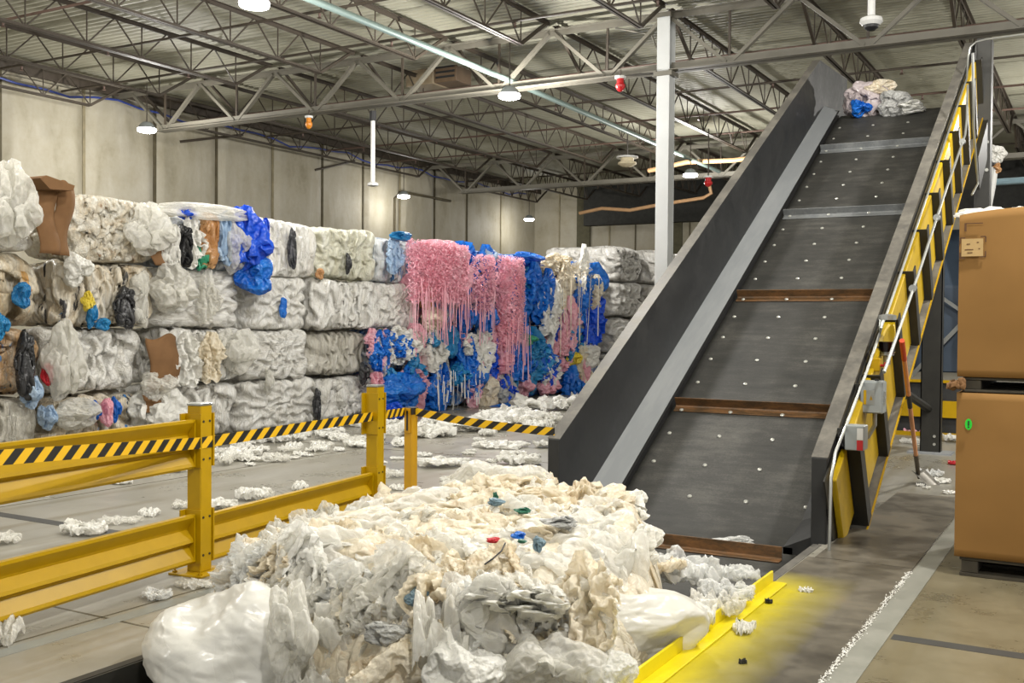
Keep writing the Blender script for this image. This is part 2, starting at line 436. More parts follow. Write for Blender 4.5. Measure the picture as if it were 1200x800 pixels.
def bale_mat(name, cols, streaks=(), stretch=(2.2, 2.2, .45), scale=3.0, rough=.38, gaps=(.30, .38), gapc=(160, 152, 134), bstr=1.0, coat=.3):
    """face of a pressed bale: folded layers of film; streaks = [(colour, low, high, seed)]"""
    t = NT(name); r = t.rnd()
    tc = t.node('ShaderNodeNewGeometry'); add = t.node('ShaderNodeVectorMath', operation='ADD'); cmb = t.node('ShaderNodeCombineXYZ')
    for i, k in enumerate((41, 17, 73)): t.l.new(t.math('MULTIPLY', r, k), cmb.inputs[i])
    t.l.new(tc.outputs['Position'], add.inputs[0]); t.l.new(cmb.outputs[0], add.inputs[1])
    mp = t.node('ShaderNodeMapping'); mp.inputs['Scale'].default_value = stretch; t.l.new(add.outputs[0], mp.inputs[0])
    v, vi = mp.outputs[0], add.outputs[0]
    n1 = t.noise(v, scale, 5, .65, dist=.4)
    n = len(cols); col = t.ramp(n1, [(.3 + .4 * i / max(1, n - 1), srgb(c)) for i, c in enumerate(cols)])
    for k, (c, lo, hi, sd) in enumerate(streaks):
        m2 = t.node('ShaderNodeMapping'); m2.inputs['Location'].default_value = (sd * 3.1, sd * 7.7, sd * 1.9)
        m2.inputs['Scale'].default_value = stretch; t.l.new(add.outputs[0], m2.inputs[0])
        ns = t.noise(m2.outputs[0], scale * .8, 3, .6, dist=.5)
        col = t.mix(t.ramp(ns, [(lo, (0, 0, 0)), (hi, (1, 1, 1))]), col, srgb(c))
    n0 = t.node('ShaderNodeTexNoise'); n0.inputs['Scale'].default_value = scale * 1.4; n0.inputs['Detail'].default_value = 3; t.l.new(v, n0.inputs['Vector'])
    wv = t.node('ShaderNodeVectorMath', operation='MULTIPLY_ADD'); t.l.new(n0.outputs['Color'], wv.inputs[0]); wv.inputs[1].default_value = (.42, .42, .42); t.l.new(v, wv.inputs[2])
    def edge(sc):
        vo = t.node('ShaderNodeTexVoronoi', feature='DISTANCE_TO_EDGE'); vo.inputs['Scale'].default_value = sc; t.l.new(wv.outputs[0], vo.inputs['Vector']); return vo.outputs['Distance']
    e1, e2 = edge(scale * 1.5), edge(scale * 4.2)
    col = t.mix(t.ramp(e1, [(0, (.5,)*3), (.025, (.16,)*3), (.08, (0, 0, 0))]), col, srgb(gapc))
    col = t.mix(t.ramp(e2, [(0, (.16,)*3), (.07, (0, 0, 0))]), col, srgb(gapc))
    t.color(col); t.set(Roughness=rough)
    t.b.inputs['Coat Weight'].default_value = coat; t.b.inputs['Coat Roughness'].default_value = .15
    fi = t.noise(vi, 34, 4, .65)
    pw = lambda x: t.math('POWER', t.math('MULTIPLY', x, 2.0, True), .6)
    nb = t.bump(t.math('ADD', t.math('MULTIPLY', pw(e1), 1.0), t.math('ADD', t.math('MULTIPLY', pw(e2), .45), t.math('MULTIPLY', fi, .3))), bstr * .55, .04)
    tr = t.node('ShaderNodeBsdfTranslucent'); t.l.new(col, tr.inputs[0]); t.l.new(nb, tr.inputs['Normal'])
    mx = t.node('ShaderNodeMixShader'); mx.inputs[0].default_value = .25
    t.l.new(t.b.outputs[0], mx.inputs[1]); t.l.new(tr.outputs[0], mx.inputs[2]); t.l.new(mx.outputs[0], t.out.inputs['Surface'])
    return t.m
BW = [(232, 229, 220), (243, 241, 235), (249, 248, 244), (252, 252, 250)]
VERT, ISO, HORZ = (2.2, 2.2, .45), (1.6, 1.6, 1.6), (1.2, .7, 3.4)
BM = {
 'white_iso': bale_mat('white crumpled bale', BW, [], ISO, 3.2),
 'white_vert': bale_mat('white folded bale', BW, [((150, 148, 140), .64, .7, 1)], VERT, 3.2),
 'white_horz': bale_mat('white layered bale', BW, [], HORZ, 3.4),
 'white_print': bale_mat('white bale with small prints', BW, [((44, 44, 46), .735, .75, 2), ((56, 128, 208), .75, .765, 5)], VERT, 3.2),
 'greenish': bale_mat('greenish white bale', [(212, 208, 184), (230, 229, 212), (240, 240, 230)], [((150, 190, 140), .72, .76, 3), ((40, 40, 40), .75, .765, 6)], (2, 2, .7), 3.4),
 'popcorn': bale_mat('cream knotted bale', [(212, 194, 164), (232, 222, 202), (242, 238, 226), (248, 246, 240)], [((176, 142, 108), .64, .72, 4), ((196, 194, 150), .7, .76, 7)], (1.8, 1.8, 1.3), 4.2),
 'tan_vert': bale_mat('tan folded bale', [(206, 182, 142), (230, 218, 194), (240, 236, 224)], [((206, 158, 90), .66, .7, 1), ((70, 160, 206), .735, .75, 3), ((60, 58, 60), .74, .76, 8)], (2.4, 2.4, .35), 2.8),
 'mixed': bale_mat('mixed colour bale', [(210, 188, 152), (232, 222, 202), (242, 240, 234)], [((44, 44, 48), .63, .66, 2), ((40, 130, 206), .66, .69, 5), ((214, 160, 40), .7, .72, 9), ((196, 60, 66), .735, .75, 12)], (2.4, 2.4, .35), 2.6),
 'rustic': bale_mat('brown and black streaked bale', [(150, 104, 62), (196, 160, 118), (222, 208, 188)], [((42, 40, 42), .58, .62, 2), ((34, 128, 190), .64, .67, 5), ((206, 150, 90), .62, .7, 9), ((150, 40, 48), .72, .74, 12)], (2.4, 2.4, .35), 2.6),
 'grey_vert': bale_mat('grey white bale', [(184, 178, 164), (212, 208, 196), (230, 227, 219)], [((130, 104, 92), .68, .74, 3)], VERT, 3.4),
 'bluewhite': bale_mat('white and pale blue bale', [(196, 204, 212), (222, 226, 230), (236, 236, 236)], [((70, 146, 216), .6, .64, 2), ((230, 200, 206), .68, .72, 4)], (2.6, 2.6, .25), 2.6),
 'blue': bale_mat('blue film bale', [(16, 74, 160), (30, 112, 206), (70, 150, 224)], [((230, 232, 234), .6, .66, 2), ((236, 166, 182), .66, .7, 6)], (1.8, 1.8, .6), 2.4, .3),
 'bluepink': bale_mat('blue pink and white bale', [(30, 104, 196), (60, 140, 216), (222, 226, 230), (236, 236, 234)], [((232, 152, 172), .58, .64, 2), ((24, 84, 176), .64, .68, 7)], (2, 2, .5), 2.6, .3),
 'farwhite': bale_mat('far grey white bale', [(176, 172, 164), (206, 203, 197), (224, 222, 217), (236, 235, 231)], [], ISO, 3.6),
}

# ================================================================== SETTING
def struct(name, mb, mat, **k):
    o = mb.build(name, mat, **k); o['kind'] = 'structure'; return o

PX0, PX1, PY0, PY1 = -4.02, -1.83, 1.0, 9.6          # conveyor pit in the floor
XW, XE, YS, YN = -25.0, 14.0, -8.0, 46.0
DECK = 8.25
f = MB()
for a in ((XW-.2, PX0, YS, YN), (PX1, XE, YS, YN), (PX0, PX1, YS, PY0), (PX0, PX1, PY1, YN)):
    f.box(a[0], a[1], a[2], a[3], -.7, 0)
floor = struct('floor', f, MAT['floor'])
struct('floor_pit', MB().box(PX0, PX1, PY0, PY1, -.75, -.6), MAT['pit'])
# saw-cut joints and the trench patch are part of the slab
j = MB()
for (x0, x1, y0, y1) in ((-24, -4.05, 3.79, 3.806), (-24, -5.0, 10.6, 10.62), (-24, -4.2, 17.6, 17.62), (-4.72, -4.705, -2, 7.6), (-8.2, -8.18, 1, 30), (-.95, 6, 9.2, 9.215)):
    j.box(x0, x1, y0, y1, -.01, .0015)
struct('floor_joint_line', j, MAT['seam'])
struct('floor_patch', MB().box(-1.09, -.965, 1.5, 10.9, -.02, .003), MAT['concrete_patch'])
struct('floor_marking', MB().box(-.95, 5, 5.62, 5.72, -.01, .0015).box(-9.5, -4.8, 5.3, 5.42, -.01, .0015), plain('dark floor line', (70, 70, 68), .5))
struct('floor_stripe', MB().box(-4.66, -4.56, -1, 7.4, -.01, .002), plain('grey floor stripe', (150, 153, 148), .4))
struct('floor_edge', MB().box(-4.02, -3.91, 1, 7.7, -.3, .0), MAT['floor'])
struct('trim_1', MB().box(-3.97, -3.92, 1, 7.7, 0, .02).box(-3.91, -3.90, 1, 7.7, -.3, .02), MAT['dark_frame'])

wl = MB().box(XW - .2, XW, YS, YN, 0, DECK)
struct('wall_left', wl, MAT['insul'])
for i, y in enumerate((14.2, 16.95, 19.5, 22.0, 24.5, 27.1, 29.7, 32.1, 34.5, 37.0, 39.6, 42.6)):
    w = .035 if i % 3 else .05
    struct('wall_left_seam', MB().box(XW, XW + .03, y - w/2, y + w/2, 0, DECK - .1).box(XW, XW+.04, y+w/2, y+w/2+.05, 0, DECK-.15), MAT['seam'] if i % 3 != 2 else MAT['seam_soft'])
# shallow bulge of each blanket
for i, (a, b) in enumerate(((11.4, 14.16), (14.27, 16.91), (17.02, 19.46), (19.57, 21.96), (22.05, 24.46), (24.56, 27.06), (27.16, 29.66), (29.75, 32.06), (32.15, 34.46), (34.55, 36.96))):
    n, m = 34, 60; V = []; 
    yy, zz = np.meshgrid(np.linspace(a, b, n), np.linspace(.0, DECK - .35, m))
    P = np.stack([np.zeros(n*m), yy.ravel(), zz.ravel()], 1)
    ex = np.clip(np.minimum((P[:,1]-a), (b-P[:,1])) / .25, 0, 1)
    P[:, 0] = XW + .02 + ex * (.10 + .06 * fbm(P * [1, .8, .4], i, 3) + .012 * ridge(P * [1, 1.6, .8], i + 9, 2))
    F = [(r*n+c, r*n+c+1, (r+1)*n+c+1, (r+1)*n+c) for r in range(m-1) for c in range(n-1)]
    o = link('wall_left_panel', npmesh('blanket', P, F), MAT['insul'], smooth=True); o['kind'] = 'structure'
wb = MB().box(XW, XE, YN, YN + .2, 0, DECK)
struct('wall_back', wb, MAT['insul'])
for i, x in enumerate(np.arange(-23.6, 8, 1.35)):
    struct('wall_back_seam', MB().box(x - .03, x + .03, YN - .04, YN, 0, DECK - .2), MAT['seam'] if i % 2 else MAT['seam_soft'])
struct('trim_2', MB().box(-22.6, -21.9, YN - .12, YN - .02, 0, DECK).box(-17.9, -17.2, YN - .12, YN - .02, 0, DECK), plain('dark wall bay', (88, 84, 62), .8, 0, .2))

struct('far_bay_shade', MB().box(-22, 9, YN-.6, YN-.02, 6.25, 8.1), plain('painted far bay shade', (50, 50, 46), .8, 0, .3))  # added dark box standing in for the shade of the far bay
# corrugated roof deck: ribs run across (world x)
V, F = [], []
y, k = YS, 0
prof = [(0, 0), (.07, 0), (.095, .055), (.16, .055), (.185, 0)]
while y < YN:
    for dy, dz in prof[:4]:
        V += [(XW - .2, y + dy, DECK + dz), (XE, y + dy, DECK + dz)]
    y += .2
F = [(2*i, 2*i+1, 2*i+3, 2*i+2) for i in range(len(V)//2 - 1)]
o = link('ceiling', npmesh('roof deck', V, F), MAT['deck']); o['kind'] = 'structure'
struct('ceiling_slab', MB().box(XW-.2, XE, YS, YN+.2, DECK + .08, DECK + .2), MAT['deck'])

# ---------------------------------------------------------------- column
CX, CY = -8.05, 20.45
c = MB()
c.box(CX-.14, CX+.14, CY-.16, CY-.146, 0, 8.0).box(CX-.14, CX+.14, CY+.146, CY+.16, 0, 8.0).box(CX-.006, CX+.006, CY-.15, CY+.15, 0, 8.0)
c.box(CX-.13, CX+.12, CY-.14, CY+.14, 0, 6.75)
cw = struct('column', c, MAT['column'], bevel=.006)
struct('column_cap', MB().box(CX-.2, CX+.2, CY-.2, CY+.2, 6.7, 6.79).box(CX-.16, CX+.16, CY-.18, CY+.18, 7.9, 8.0), MAT['truss'])
c = MB().box(CX-.144, CX+.144, CY-.164, CY+.164, 1.6, 2.33); struct('column_stripe', c, plain('faded orange band', (220, 160, 90), .5))
c = MB().box(CX-.14, CX+.14, 36-.16, 36+.16, 0, 8.0); struct('column', c, MAT['column'], bevel=.006)

# ---------------------------------------------------------------- girders
JX = [-2.68 * k for k in range(-2, 10)]
def girder(y, x0, x1, low0, low1, label, n_end_left):
    r = empty('roof_girder', ((x0+x1)/2, y, 6.8), label, 'girder', 'roof girders')
    b = MB(); b.box(x0, x1, y-.11, y-.015, 8.0, 8.012).box(x0, x1, y-.024, y-.012, 7.88, 8.0)
    b.box(x0, x1, y+.015, y+.11, 8.0, 8.012).box(x0, x1, y+.012, y+.024, 7.88, 8.0); b.build('top_chord', MAT['truss'], r)
    b = MB(); b.box(low0, low1, y-.19, y-.015, 6.8, 6.818).box(low0, low1, y-.032, y-.014, 6.8, 6.98)
    b.box(low0, low1, y+.015, y+.19, 6.8, 6.818).box(low0, low1, y+.014, y+.032, 6.8, 6.98); b.build('bottom_chord', MAT['truss'], r)
    xs = [x for x in JX if x0 - .8 < x < x1 + .8]
    for xa in xs:
        for s in (-1, 1):
            xb = xa + s * 1.34
            if low0 - .1 < xb < low1 + .1 and x0 - .6 < xa < x1 + .3:
                MB().bar((xa + s*.06, y, 7.93), (xb - s*.06, y, 6.86), .07, .11, (0, 1, 0)).build('diagonal_brace', MAT['truss'], r)
        for xb in ([xa + 1.34] if low0 < xa + 1.34 < low1 else []):
            MB().bar((xb, y, 6.86), (xb, y, 7.95), .045, .045, (0, 1, 0)).build('vertical_strut', MAT['joist'], r)
    return r
girder(CY, -24.9, CX-.16, -23.0, CX-.13, 'grey roof truss running from the insulated wall to the white column', 0)
girder(CY, CX+.16, 9.0, CX+.13, 8.5, 'grey roof truss passing just above the top of the conveyor', 0)
girder(36, -24.9, CX-.16, -23.0, CX-.13, 'far grey roof truss behind the hanging lamps, nearer the back wall', 0)
girder(36, CX+.16, 9.0, CX+.13, 8.5, 'far grey roof truss showing right of the white column', 0)

# ---------------------------------------------------------------- bar joists
def joist_meshes(y0, y1):
    zt, zb = 8.14, 7.36
    top = MB().box(-.075, -.012, y0, y1, zt, zt+.01).box(-.02, -.012, y0, y1, zt-.07, zt).box(.012, .075, y0, y1, zt, zt+.01).box(.012, .02, y0, y1, zt-.07, zt)
    a0, a1 = y0 + 1.25, y1 - 1.25
    bot = MB().box(-.07, -.012, a0, a1, zb, zb+.01).box(-.02, -.012, a0, a1, zb, zb+.065).box(.012, .07, a0, a1, zb, zb+.01).box(.012, .02, a0, a1, zb, zb+.065)
    n = 9; st = (a1 - a0) / n; web = MB()
    for k in range(n + 1):
        yb = a0 + st * k
        web.bar((0, yb, zb+.03), (0, yb, zt-.03), .022)
        web.bar((0, yb, zb+.03), (0, max(y0+.1, yb - st/2 if k else y0 + .1), zt-.03), .026 if k else .06)
        web.bar((0, yb, zb+.03), (0, min(y1-.1, yb + st/2 if k < n else y1 - .1), zt-.03), .026 if k < n else .06)
    return top.mesh('top chord'), bot.mesh('bottom chord'), web.mesh('web')
bays = [(4.85, 20.3, 'near bay'), (20.6, 35.85, 'middle bay'), (36.15, 45.8, 'far bay')]
for bi, (y0, y1, nm) in enumerate(bays):
    ms = joist_meshes(y0, y1)
    for m in ms: m.materials.append(MAT['joist'])
    for i, x in enumerate(JX):
        o = empty('roof_joist', (x, y0, 7.36), ('brown grey open web roof joist under the pale deck, ' + ('in front of the first truss' if bi == 0 else 'between the two trusses' if bi == 1 else 'beyond the far truss')), 'joist', 'roof joists, ' + nm)
        for nn, m in zip(('top_chord', 'bottom_chord', 'web'), ms):
            c = bpy.data.objects.new(nn, m); COL.objects.link(c); c.parent = o; c.location = (0, -y0, -7.36)
# edge angle along the left wall
struct('trim_3', MB().box(XW, XW+.35, YS, YN, 8.02, 8.2).box(XW + .3, XW+.36, YS, YN, 7.95, 8.2), MAT['joist'])

# ---------------------------------------------------------------- pipes and cables
def pipe(name, pts, r, mat, label, cat='pipe', group=None, n=8):
    o = MB().tube(pts, r, n).build(name, mat, smooth=True); return prop(o, label, cat, group)
for y in (8.6, 11.3, 13.6, 16.2, 18.6, 23.3, 26.4, 29.6, 32.8, 39, 42.5):
    o = pipe('sprinkler_pipe', [(XW+.3, y, 7.74), (XE-.5, y, 7.74)], .03, MAT['pipe_red'] if int(y*10) % 3 else MAT['joist'], 'thin brown sprinkler branch pipe running across under the roof deck', 'pipe', 'sprinkler branch pipes')
    for x in np.arange(-23, 6, 3.1):
        MB().lathe((x, y, 7.6), [(.012, .11), (.03, .09), (.02, .03), (.05, .0)], 8).build('sprinkler_head', MAT['pipe_red'], o)
pipe('main_pipe', [(-11.8, 9, 7.02), (-11.75, 20, 7.02), (-11.95, 30, 7.0), (-12.15, 37.5, 7.0)], .065, MAT['pipe_teal'], 'pale green main pipe running diagonally past the central ceiling lamp', 'pipe', None, 12)
pts = [(XW + .36, y, 7.72 + .09 * math.sin(y * 1.3) + .05 * math.sin(y * 2.9)) for y in np.arange(6, 45, .8)]
pipe('blue_cable', pts, .03, MAT['cable_blue'], 'blue cable looped along the top of the insulated wall', 'cable')
pipe('wall_conduit', [(XW+.15, 34, 1.0), (XW+.15, 34, 6.5), (XW+.2, 34.4, 6.8), (XW+.2, 38, 6.8)], .05, MAT['seam'], 'dark conduit rising on the far end of the insulated wall', 'conduit')
p = [(-18.6, 38, 6.0), (-17.6, 38, 6.15), (-16.4, 38, 6.02), (-15, 38, 6.2), (-13.4, 38, 6.35), (-13.1, 38, 6.5), (-13.2, 38, 6.95)]
pipe('hanging_duct', p, .07, MAT['orange_duct'], 'thin orange flexible duct sagging below the far truss', 'duct')
pipe('hanging_duct', [(-14.0, 34, 6.9), (-12.6, 34, 7.1), (-11, 34, 7.05), (-9, 34, 7.15)], .08, MAT['orange_duct'], 'orange flexible duct beside the alarm horn, left of the white column', 'duct')
pipe('ceiling_conduit', [(-9.4, 20.9, 8.0), (-8.5, 20.75, 7.7), (-8.28, 20.7, 7.2), (-8.28, 20.7, 6.0)], .02, MAT['truss'], 'thin conduit bending down onto the white column', 'conduit')

# wall braces (dark struts from blanket wall to joists)
for (ya, yb, za) in ((14.5, 16.6, 7.15), (22.9, 25.2, 7.05), (29.2, 31, 7.0)):
    pipe('wall_brace', [(XW + .12, ya, za), (XW + .5, yb, za + .55)], .045, MAT['joist'], 'dark steel strut leaning off the insulated wall under the roof', 'brace', 'wall braces', 6)

# hanging pole and camera pole
q = at(437, 136, 1, 20.3)
t = empty('hanging_pole', q, 'thin white pole hanging from the truss over the bales', 'pole')
MB().tube([q, at(437, 214, 1, 20.3)], .055, 10).build('pole', MAT['white_paint'], t)
e = at(437, 216, 1, 20.3); MB().lathe(e, [(.055, .06), (.13, .03), (.13, -.03), (.05, -.05)], 12).build('end_disc', MAT['white_paint'], t)
MB().lathe(q, [(.08, .12), (.08, -.12)], 10).build('clamp', MAT['black_rubber'], t)
YQ = 17.5
q = at(1021, 26, 1, YQ)
t = empty('ceiling_camera', q, 'white pole with a round camera dome hanging above the conveyor top', 'camera')
MB().tube([q, (q[0], q[1], DECK)], .06, 12).build('pole', MAT['white_paint'], t)
MB().lathe(q, [(.07, .1), (.17, .06), (.18, 0), (.13, -.05)], 18).build('housing', MAT['white_paint'], t)
MB().lathe(q, [(.12, -.04), (.11, -.09), (.06, -.13), (.01, -.14)], 18).build('dome', MAT['black_rubber'], t)

# unit heater hung behind the truss
c0, c1 = at(478, 66, 1, 23.0), at(505, 100, 1, 23.0)
t = empty('unit_heater', (c0[0]+.5, 23, c1[2]), 'tan box shaped unit heater hanging behind the truss', 'heater')
xa, xb, za, zb = c0[0], at(536, 90, 1, 23.0)[0], c1[2] + .02, c0[2]
xm = xa + (xb - xa) * .56
MB().box(xa, xm, 22.9, 23.7, za, zb).build('front_panel', MAT['heater'], t, bevel=.02)
MB().box(xm, xb, 22.95, 23.7, za + .02, zb - .02).build('housing', MAT['heater_dark'], t, bevel=.02)
for x in (xa + .1, xb - .1): MB().bar((x, 23.3, zb), (x, 23.3, 8.2), .03).build('hanger_rod', MAT['joist'], t)
lv = MB()
for k in range(5): lv.box(xm + .06, xb - .06, 22.93, 22.95, za + .12 + k*.13, za + .17 + k*.13)
lv.build('louvre_panel', MAT['black_steel'], t)

# small alarm devices
def horn(px, py, y, label, mat, r=.14, hang=None):
    q = at(px, py, 1, y); t = empty('ceiling_alarm', q, label, 'alarm')
    MB().lathe(q, [(r*.7, .12), (r*.75, .02), (r, 0), (r*1.05, -.06), (r*.55, -.13), (.02, -.15)], 14).build('housing', mat, t, smooth=True)
    MB().lathe(q, [(r*1.2, .17), (r*1.2, .12)], 14).build('base', MAT['white_paint'], t)
    if hang: MB().bar((q[0], q[1], q[2] + .15), (q[0], q[1], hang), .03).build('bracket', MAT['joist'], t)
horn(727, 99, 20.2, 'small red alarm strobe under the truss, left of the white column', MAT['red'], .10, 6.9)
horn(735, 190, 29, 'cream round alarm horn hanging left of the white column', plain('cream plastic', (226, 212, 178), .5), .27, 7.4)
horn(362, 144, 20.2, 'small amber beacon under the truss above the bales', MAT['amber'], .085, 6.85)
horn(830, 213, 30, 'small red beacon beside the lamp right of the column', MAT['red'], .12, 7.4)

# ---------------------------------------------------------------- ceiling lamps
def lamp(x, y, z, label, w=75, vis=True):
    if vis:
        t = empty('ceiling_lamp', (x, y, z), label, 'lamp', 'round high bay lamps')
        MB().lathe((x, y, z), [(.03, .2), (.10, .19), (.15, .15), (.20, .08), (.225, .05), (.225, .03), (.20, .02)], 28).build('housing', MAT['box_grey'], t, smooth=True)
        MB().lathe((x, y, z), [(.222, .035), (.236, .0), (.22, -.05), (.13, -.075), (.005, -.08)], 28).build('lens', MAT['lamp'], t, smooth=True)
        MB().tube([(x, y, z+.18), (x, y, 7.6)], .014, 6).build('suspension_rod', MAT['joist'], t)
    ld = bpy.data.lights.new('lamp or fill light', 'POINT'); ld.shadow_soft_size = .16; ld.energy = w; ld.color = (1, .97, .92)
    lo = bpy.data.objects.new('lamp_or_fill_light', ld); COL.objects.link(lo); lo.location = (x, y, z - .3)
LW = 520
for i, (px, py, y, lab) in enumerate(((298, 4, 12.0, 'lit round lamp cut by the top edge of the view'), (597, 112, 19.4, 'lit round lamp beside the pale green pipe'),
     (172, 152, 18.6, 'lit round lamp nearest the insulated wall, above the left bales'), (473, 230, 33.0, 'lit round lamp low in front of the insulated wall'),
     (620, 257, 43.0, 'small lit round lamp farthest away by the corner of the hall'), (809, 205, 32.4, 'lit round lamp just right of the white column'))):
    q = at(px, py, 1, y); lamp(q[0], y, q[2], lab, LW * (1.7 if y > 15 else 1) if q[0] > -16 else (420 if q[0] > -22.5 else 90))
# lamps assumed outside the frame; the last two added to brighten the bales
for x, y in ((-11.5, 4), (-17, 8), (-11.5, -4), (8, 12), (1.5, 25), (8, 22), (0, 31), (-5.6, 6.8), (-5.8, 11.6)):
    lamp(x, y, 6.4, '', LW * (.65 if -6 < x < -5 else 1), False)
for y, k in ((.4, 1.45), (6.2, 1.75), (12.2, 1.6)): lamp(.9, y, 6.4, '', LW * k, False)  # row read off the belt shadow; nearest one added to brighten the heap

# ================================================================== INCLINED CONVEYOR
TH = math.atan(.578); CS, SN = math.cos(TH), math.sin(TH)
BY, BZ = 7.79, -.36                                  # a point of the belt plane
def zb(y): return BZ + .578 * (y - BY)
def inc(x, y, n=0.0):
    """point on the incline: y is measured at the belt surface, n is height square to the belt"""
    return (x, y - n * SN, zb(y) + n * CS)
def yz(a, u, v): return (a, u, v)
conv = empty('inclined_conveyor', (-2.935, 7.79, 0), 'long black steep belt conveyor with high side guards rising to the roof', 'conveyor')
def guard(x0, x1, mat):
    zt = .635
    poly = [(7.79, -.5), (7.79, zt), (16.6, zt + .578 * 8.81), (18.55, zt + .578 * 8.81 + .10), (18.55, 4.6), (17.0, 4.55), (16.6, zb(16.6) - .10), (8.4, zb(8.4) - .10), (8.2, -.5)]
    return MB().prism(poly, x0, x1, yz)
g1 = guard(-4.09, -3.98, 0).build('side_guard', MAT['black_steel'], conv, bevel=.006)
g2 = guard(-1.89, -1.775, 0).build('side_guard', MAT['black_steel'], conv, bevel=.006)
for x0, x1, g in ((-4.093, -3.977, g1), (-1.893, -1.772, g2)):
    MB().prism([(7.795, .636), (7.795, .641), (16.6, 5.735), (18.55, 5.835), (18.55, 5.82), (16.6, 5.728)], x0, x1, yz).build('cap_strip', MAT['cap_steel'], g)
# the liner strips that lap the belt edges
for xi, xo, x2 in ((-3.98, -3.76, -3.735), (-1.89, -2.1, -2.03)):
    for part in (0, 1):
        b = MB()
        zt0, zo0 = -.186, -.285
        if part == 0:
            ya, yb_ = 8.37, 16.9
            P = lambda x, z0, y: (x, y, z0 + .578 * (y - 7.79))
        else:
            ya, yb_ = (7.35 if xi < -3 else 7.82), 8.37
            P = lambda x, z0, y: (x, y, z0 + .578 * (8.37 - 7.79) - .2 * (8.37 - y))
        v = []
        for y in (ya, yb_):
            v += [P(xi, zt0, y), P(xo, zo0, y), P(xo, zo0 - .07, y), P(xi, zt0 - .25, y)]
        b.add(v, [(0,1,5,4), (1,2,6,5), (2,3,7,6), (3,0,4,7), (0,3,2,1), (4,5,6,7)])
        b.build('belt_liner', MAT['grey_steel'] if xi < -3 else MAT['black_steel'], conv)
        b = MB(); sk = []
        for y in (ya, yb_):
            sk += [P(xo, zo0 - .0, y), P(x2, zo0 - .0, y), P(x2, zo0 - .08, y), P(xo, zo0 - .08, y)]
        b.add(sk, [(0,1,5,4), (1,2,6,5), (2,3,7,6), (3,0,4,7), (0,3,2,1), (4,5,6,7)])
        b.build('edge_skirt', MAT['black_rubber'], conv)
# belt: pit run, incline, head
bx0, bx1 = -3.75, -2.0
path = [(1.4, -.11), (7.95, -.11), (8.15, -.095), (8.35, -.03)] + [(y, zb(y)) for y in np.arange(8.6, 16.7, .4)] + [(16.8, 4.84), (17.1, 4.93), (18.2, 4.95), (18.55, 4.8), (18.6, 4.5)]
b = MB(); n = len(path); nx = 15
for y, z in path:
    for i in range(nx): b.v.append((bx0 + (bx1 - bx0) * i / (nx - 1), y, z))
for r in range(n - 1):
    for i in range(nx - 1): b.f.append([r*nx+i, r*nx+i+1, (r+1)*nx+i+1, (r+1)*nx+i])
belt = b.build('belt', MAT['belt'], conv, smooth=True)
md = belt.modifiers.new('solid', 'SOLIDIFY'); md.thickness = .02; md.offset = -1
# cleats
for k, y in enumerate((9.77, 11.70, 13.61, 15.56, 7.55)):
    cl = MB()
    if y > 8:
        q = lambda s, n_: (s * CS - n_ * SN + y, zb(y) + s * SN + n_ * CS)
    else:
        q = lambda s, n_: (s + y, -.11 + n_)
    prof = [q(-.075, .002), q(-.075, .012), q(.0, .012), q(.012, .02), (q(.016, .105)), q(.026, .105), q(.026, .002)]
    w0, w1 = (-3.705, -2.04)
    cl.prism(prof, w0, w1, yz)
    cl.build('cleat', MAT['rust_steel'] if k in (0, 1, 4) else MAT['cleat_lit'], belt, bevel=.003)
# bolt heads
bm_ = MB().lathe((0, 0, 0), [(.021, -.004), (.021, .006), (.014, .012), (.004, .014)], 8).mesh('bolt head'); bm_.materials.append(MAT['bolt'])
for r in range(21):
    y = 8.613 + .389 * r
    cleat_row = r % 5 == 3
    for x in (-3.622, -3.13, -2.632, -2.13):
        if cleat_row:
            p = inc(x, y - .06, .012)
        else: p = inc(x, y, 0)
        o = bpy.data.objects.new('bolt', bm_); COL.objects.link(o); o.parent = belt
        o.location = p; o.rotation_euler = (TH, 0, 0)
# outer side frame on the right: stiffener ribs, yellow panels, bottom flange
XO = -1.63
NB, NTP = -.04, .80                                   # bottom / top of side frame, square to the belt
rib_y = [8.53 + .80 * k for k in range(11)]
MB().add([inc(x, y, n) for y in (8.05, 17.2) for x, n in ((-1.772, NTP), (-1.76, NTP), (-1.76, NB), (-1.772, NB))], [(0,1,2,3), (4,7,6,5), (0,4,5,1), (1,5,6,2), (2,6,7,3), (3,7,4,0)]).build('side_plate', MAT['dark_frame'], conv)
MB().add([inc(x, y, n) for y in (8.15, 17.0) for x, n in ((-1.775, NB), (XO, NB), (XO, NB-.014), (-1.775, NB-.014))], [(0,1,2,3), (4,7,6,5), (0,4,5,1), (1,5,6,2), (2,6,7,3), (3,7,4,0)]).build('bottom_flange', MAT['cap_steel'], conv)
MB().add([inc(x, y, n) for y in (8.15, 17.0) for x, n in ((XO, NB+.004), (XO+.012, NB+.004), (XO+.012, NB-.02), (XO, NB-.02))], [(0,1,2,3), (4,7,6,5), (0,4,5,1), (1,5,6,2), (2,6,7,3), (3,7,4,0)]).build('edge_trim', MAT['yellow'], conv)
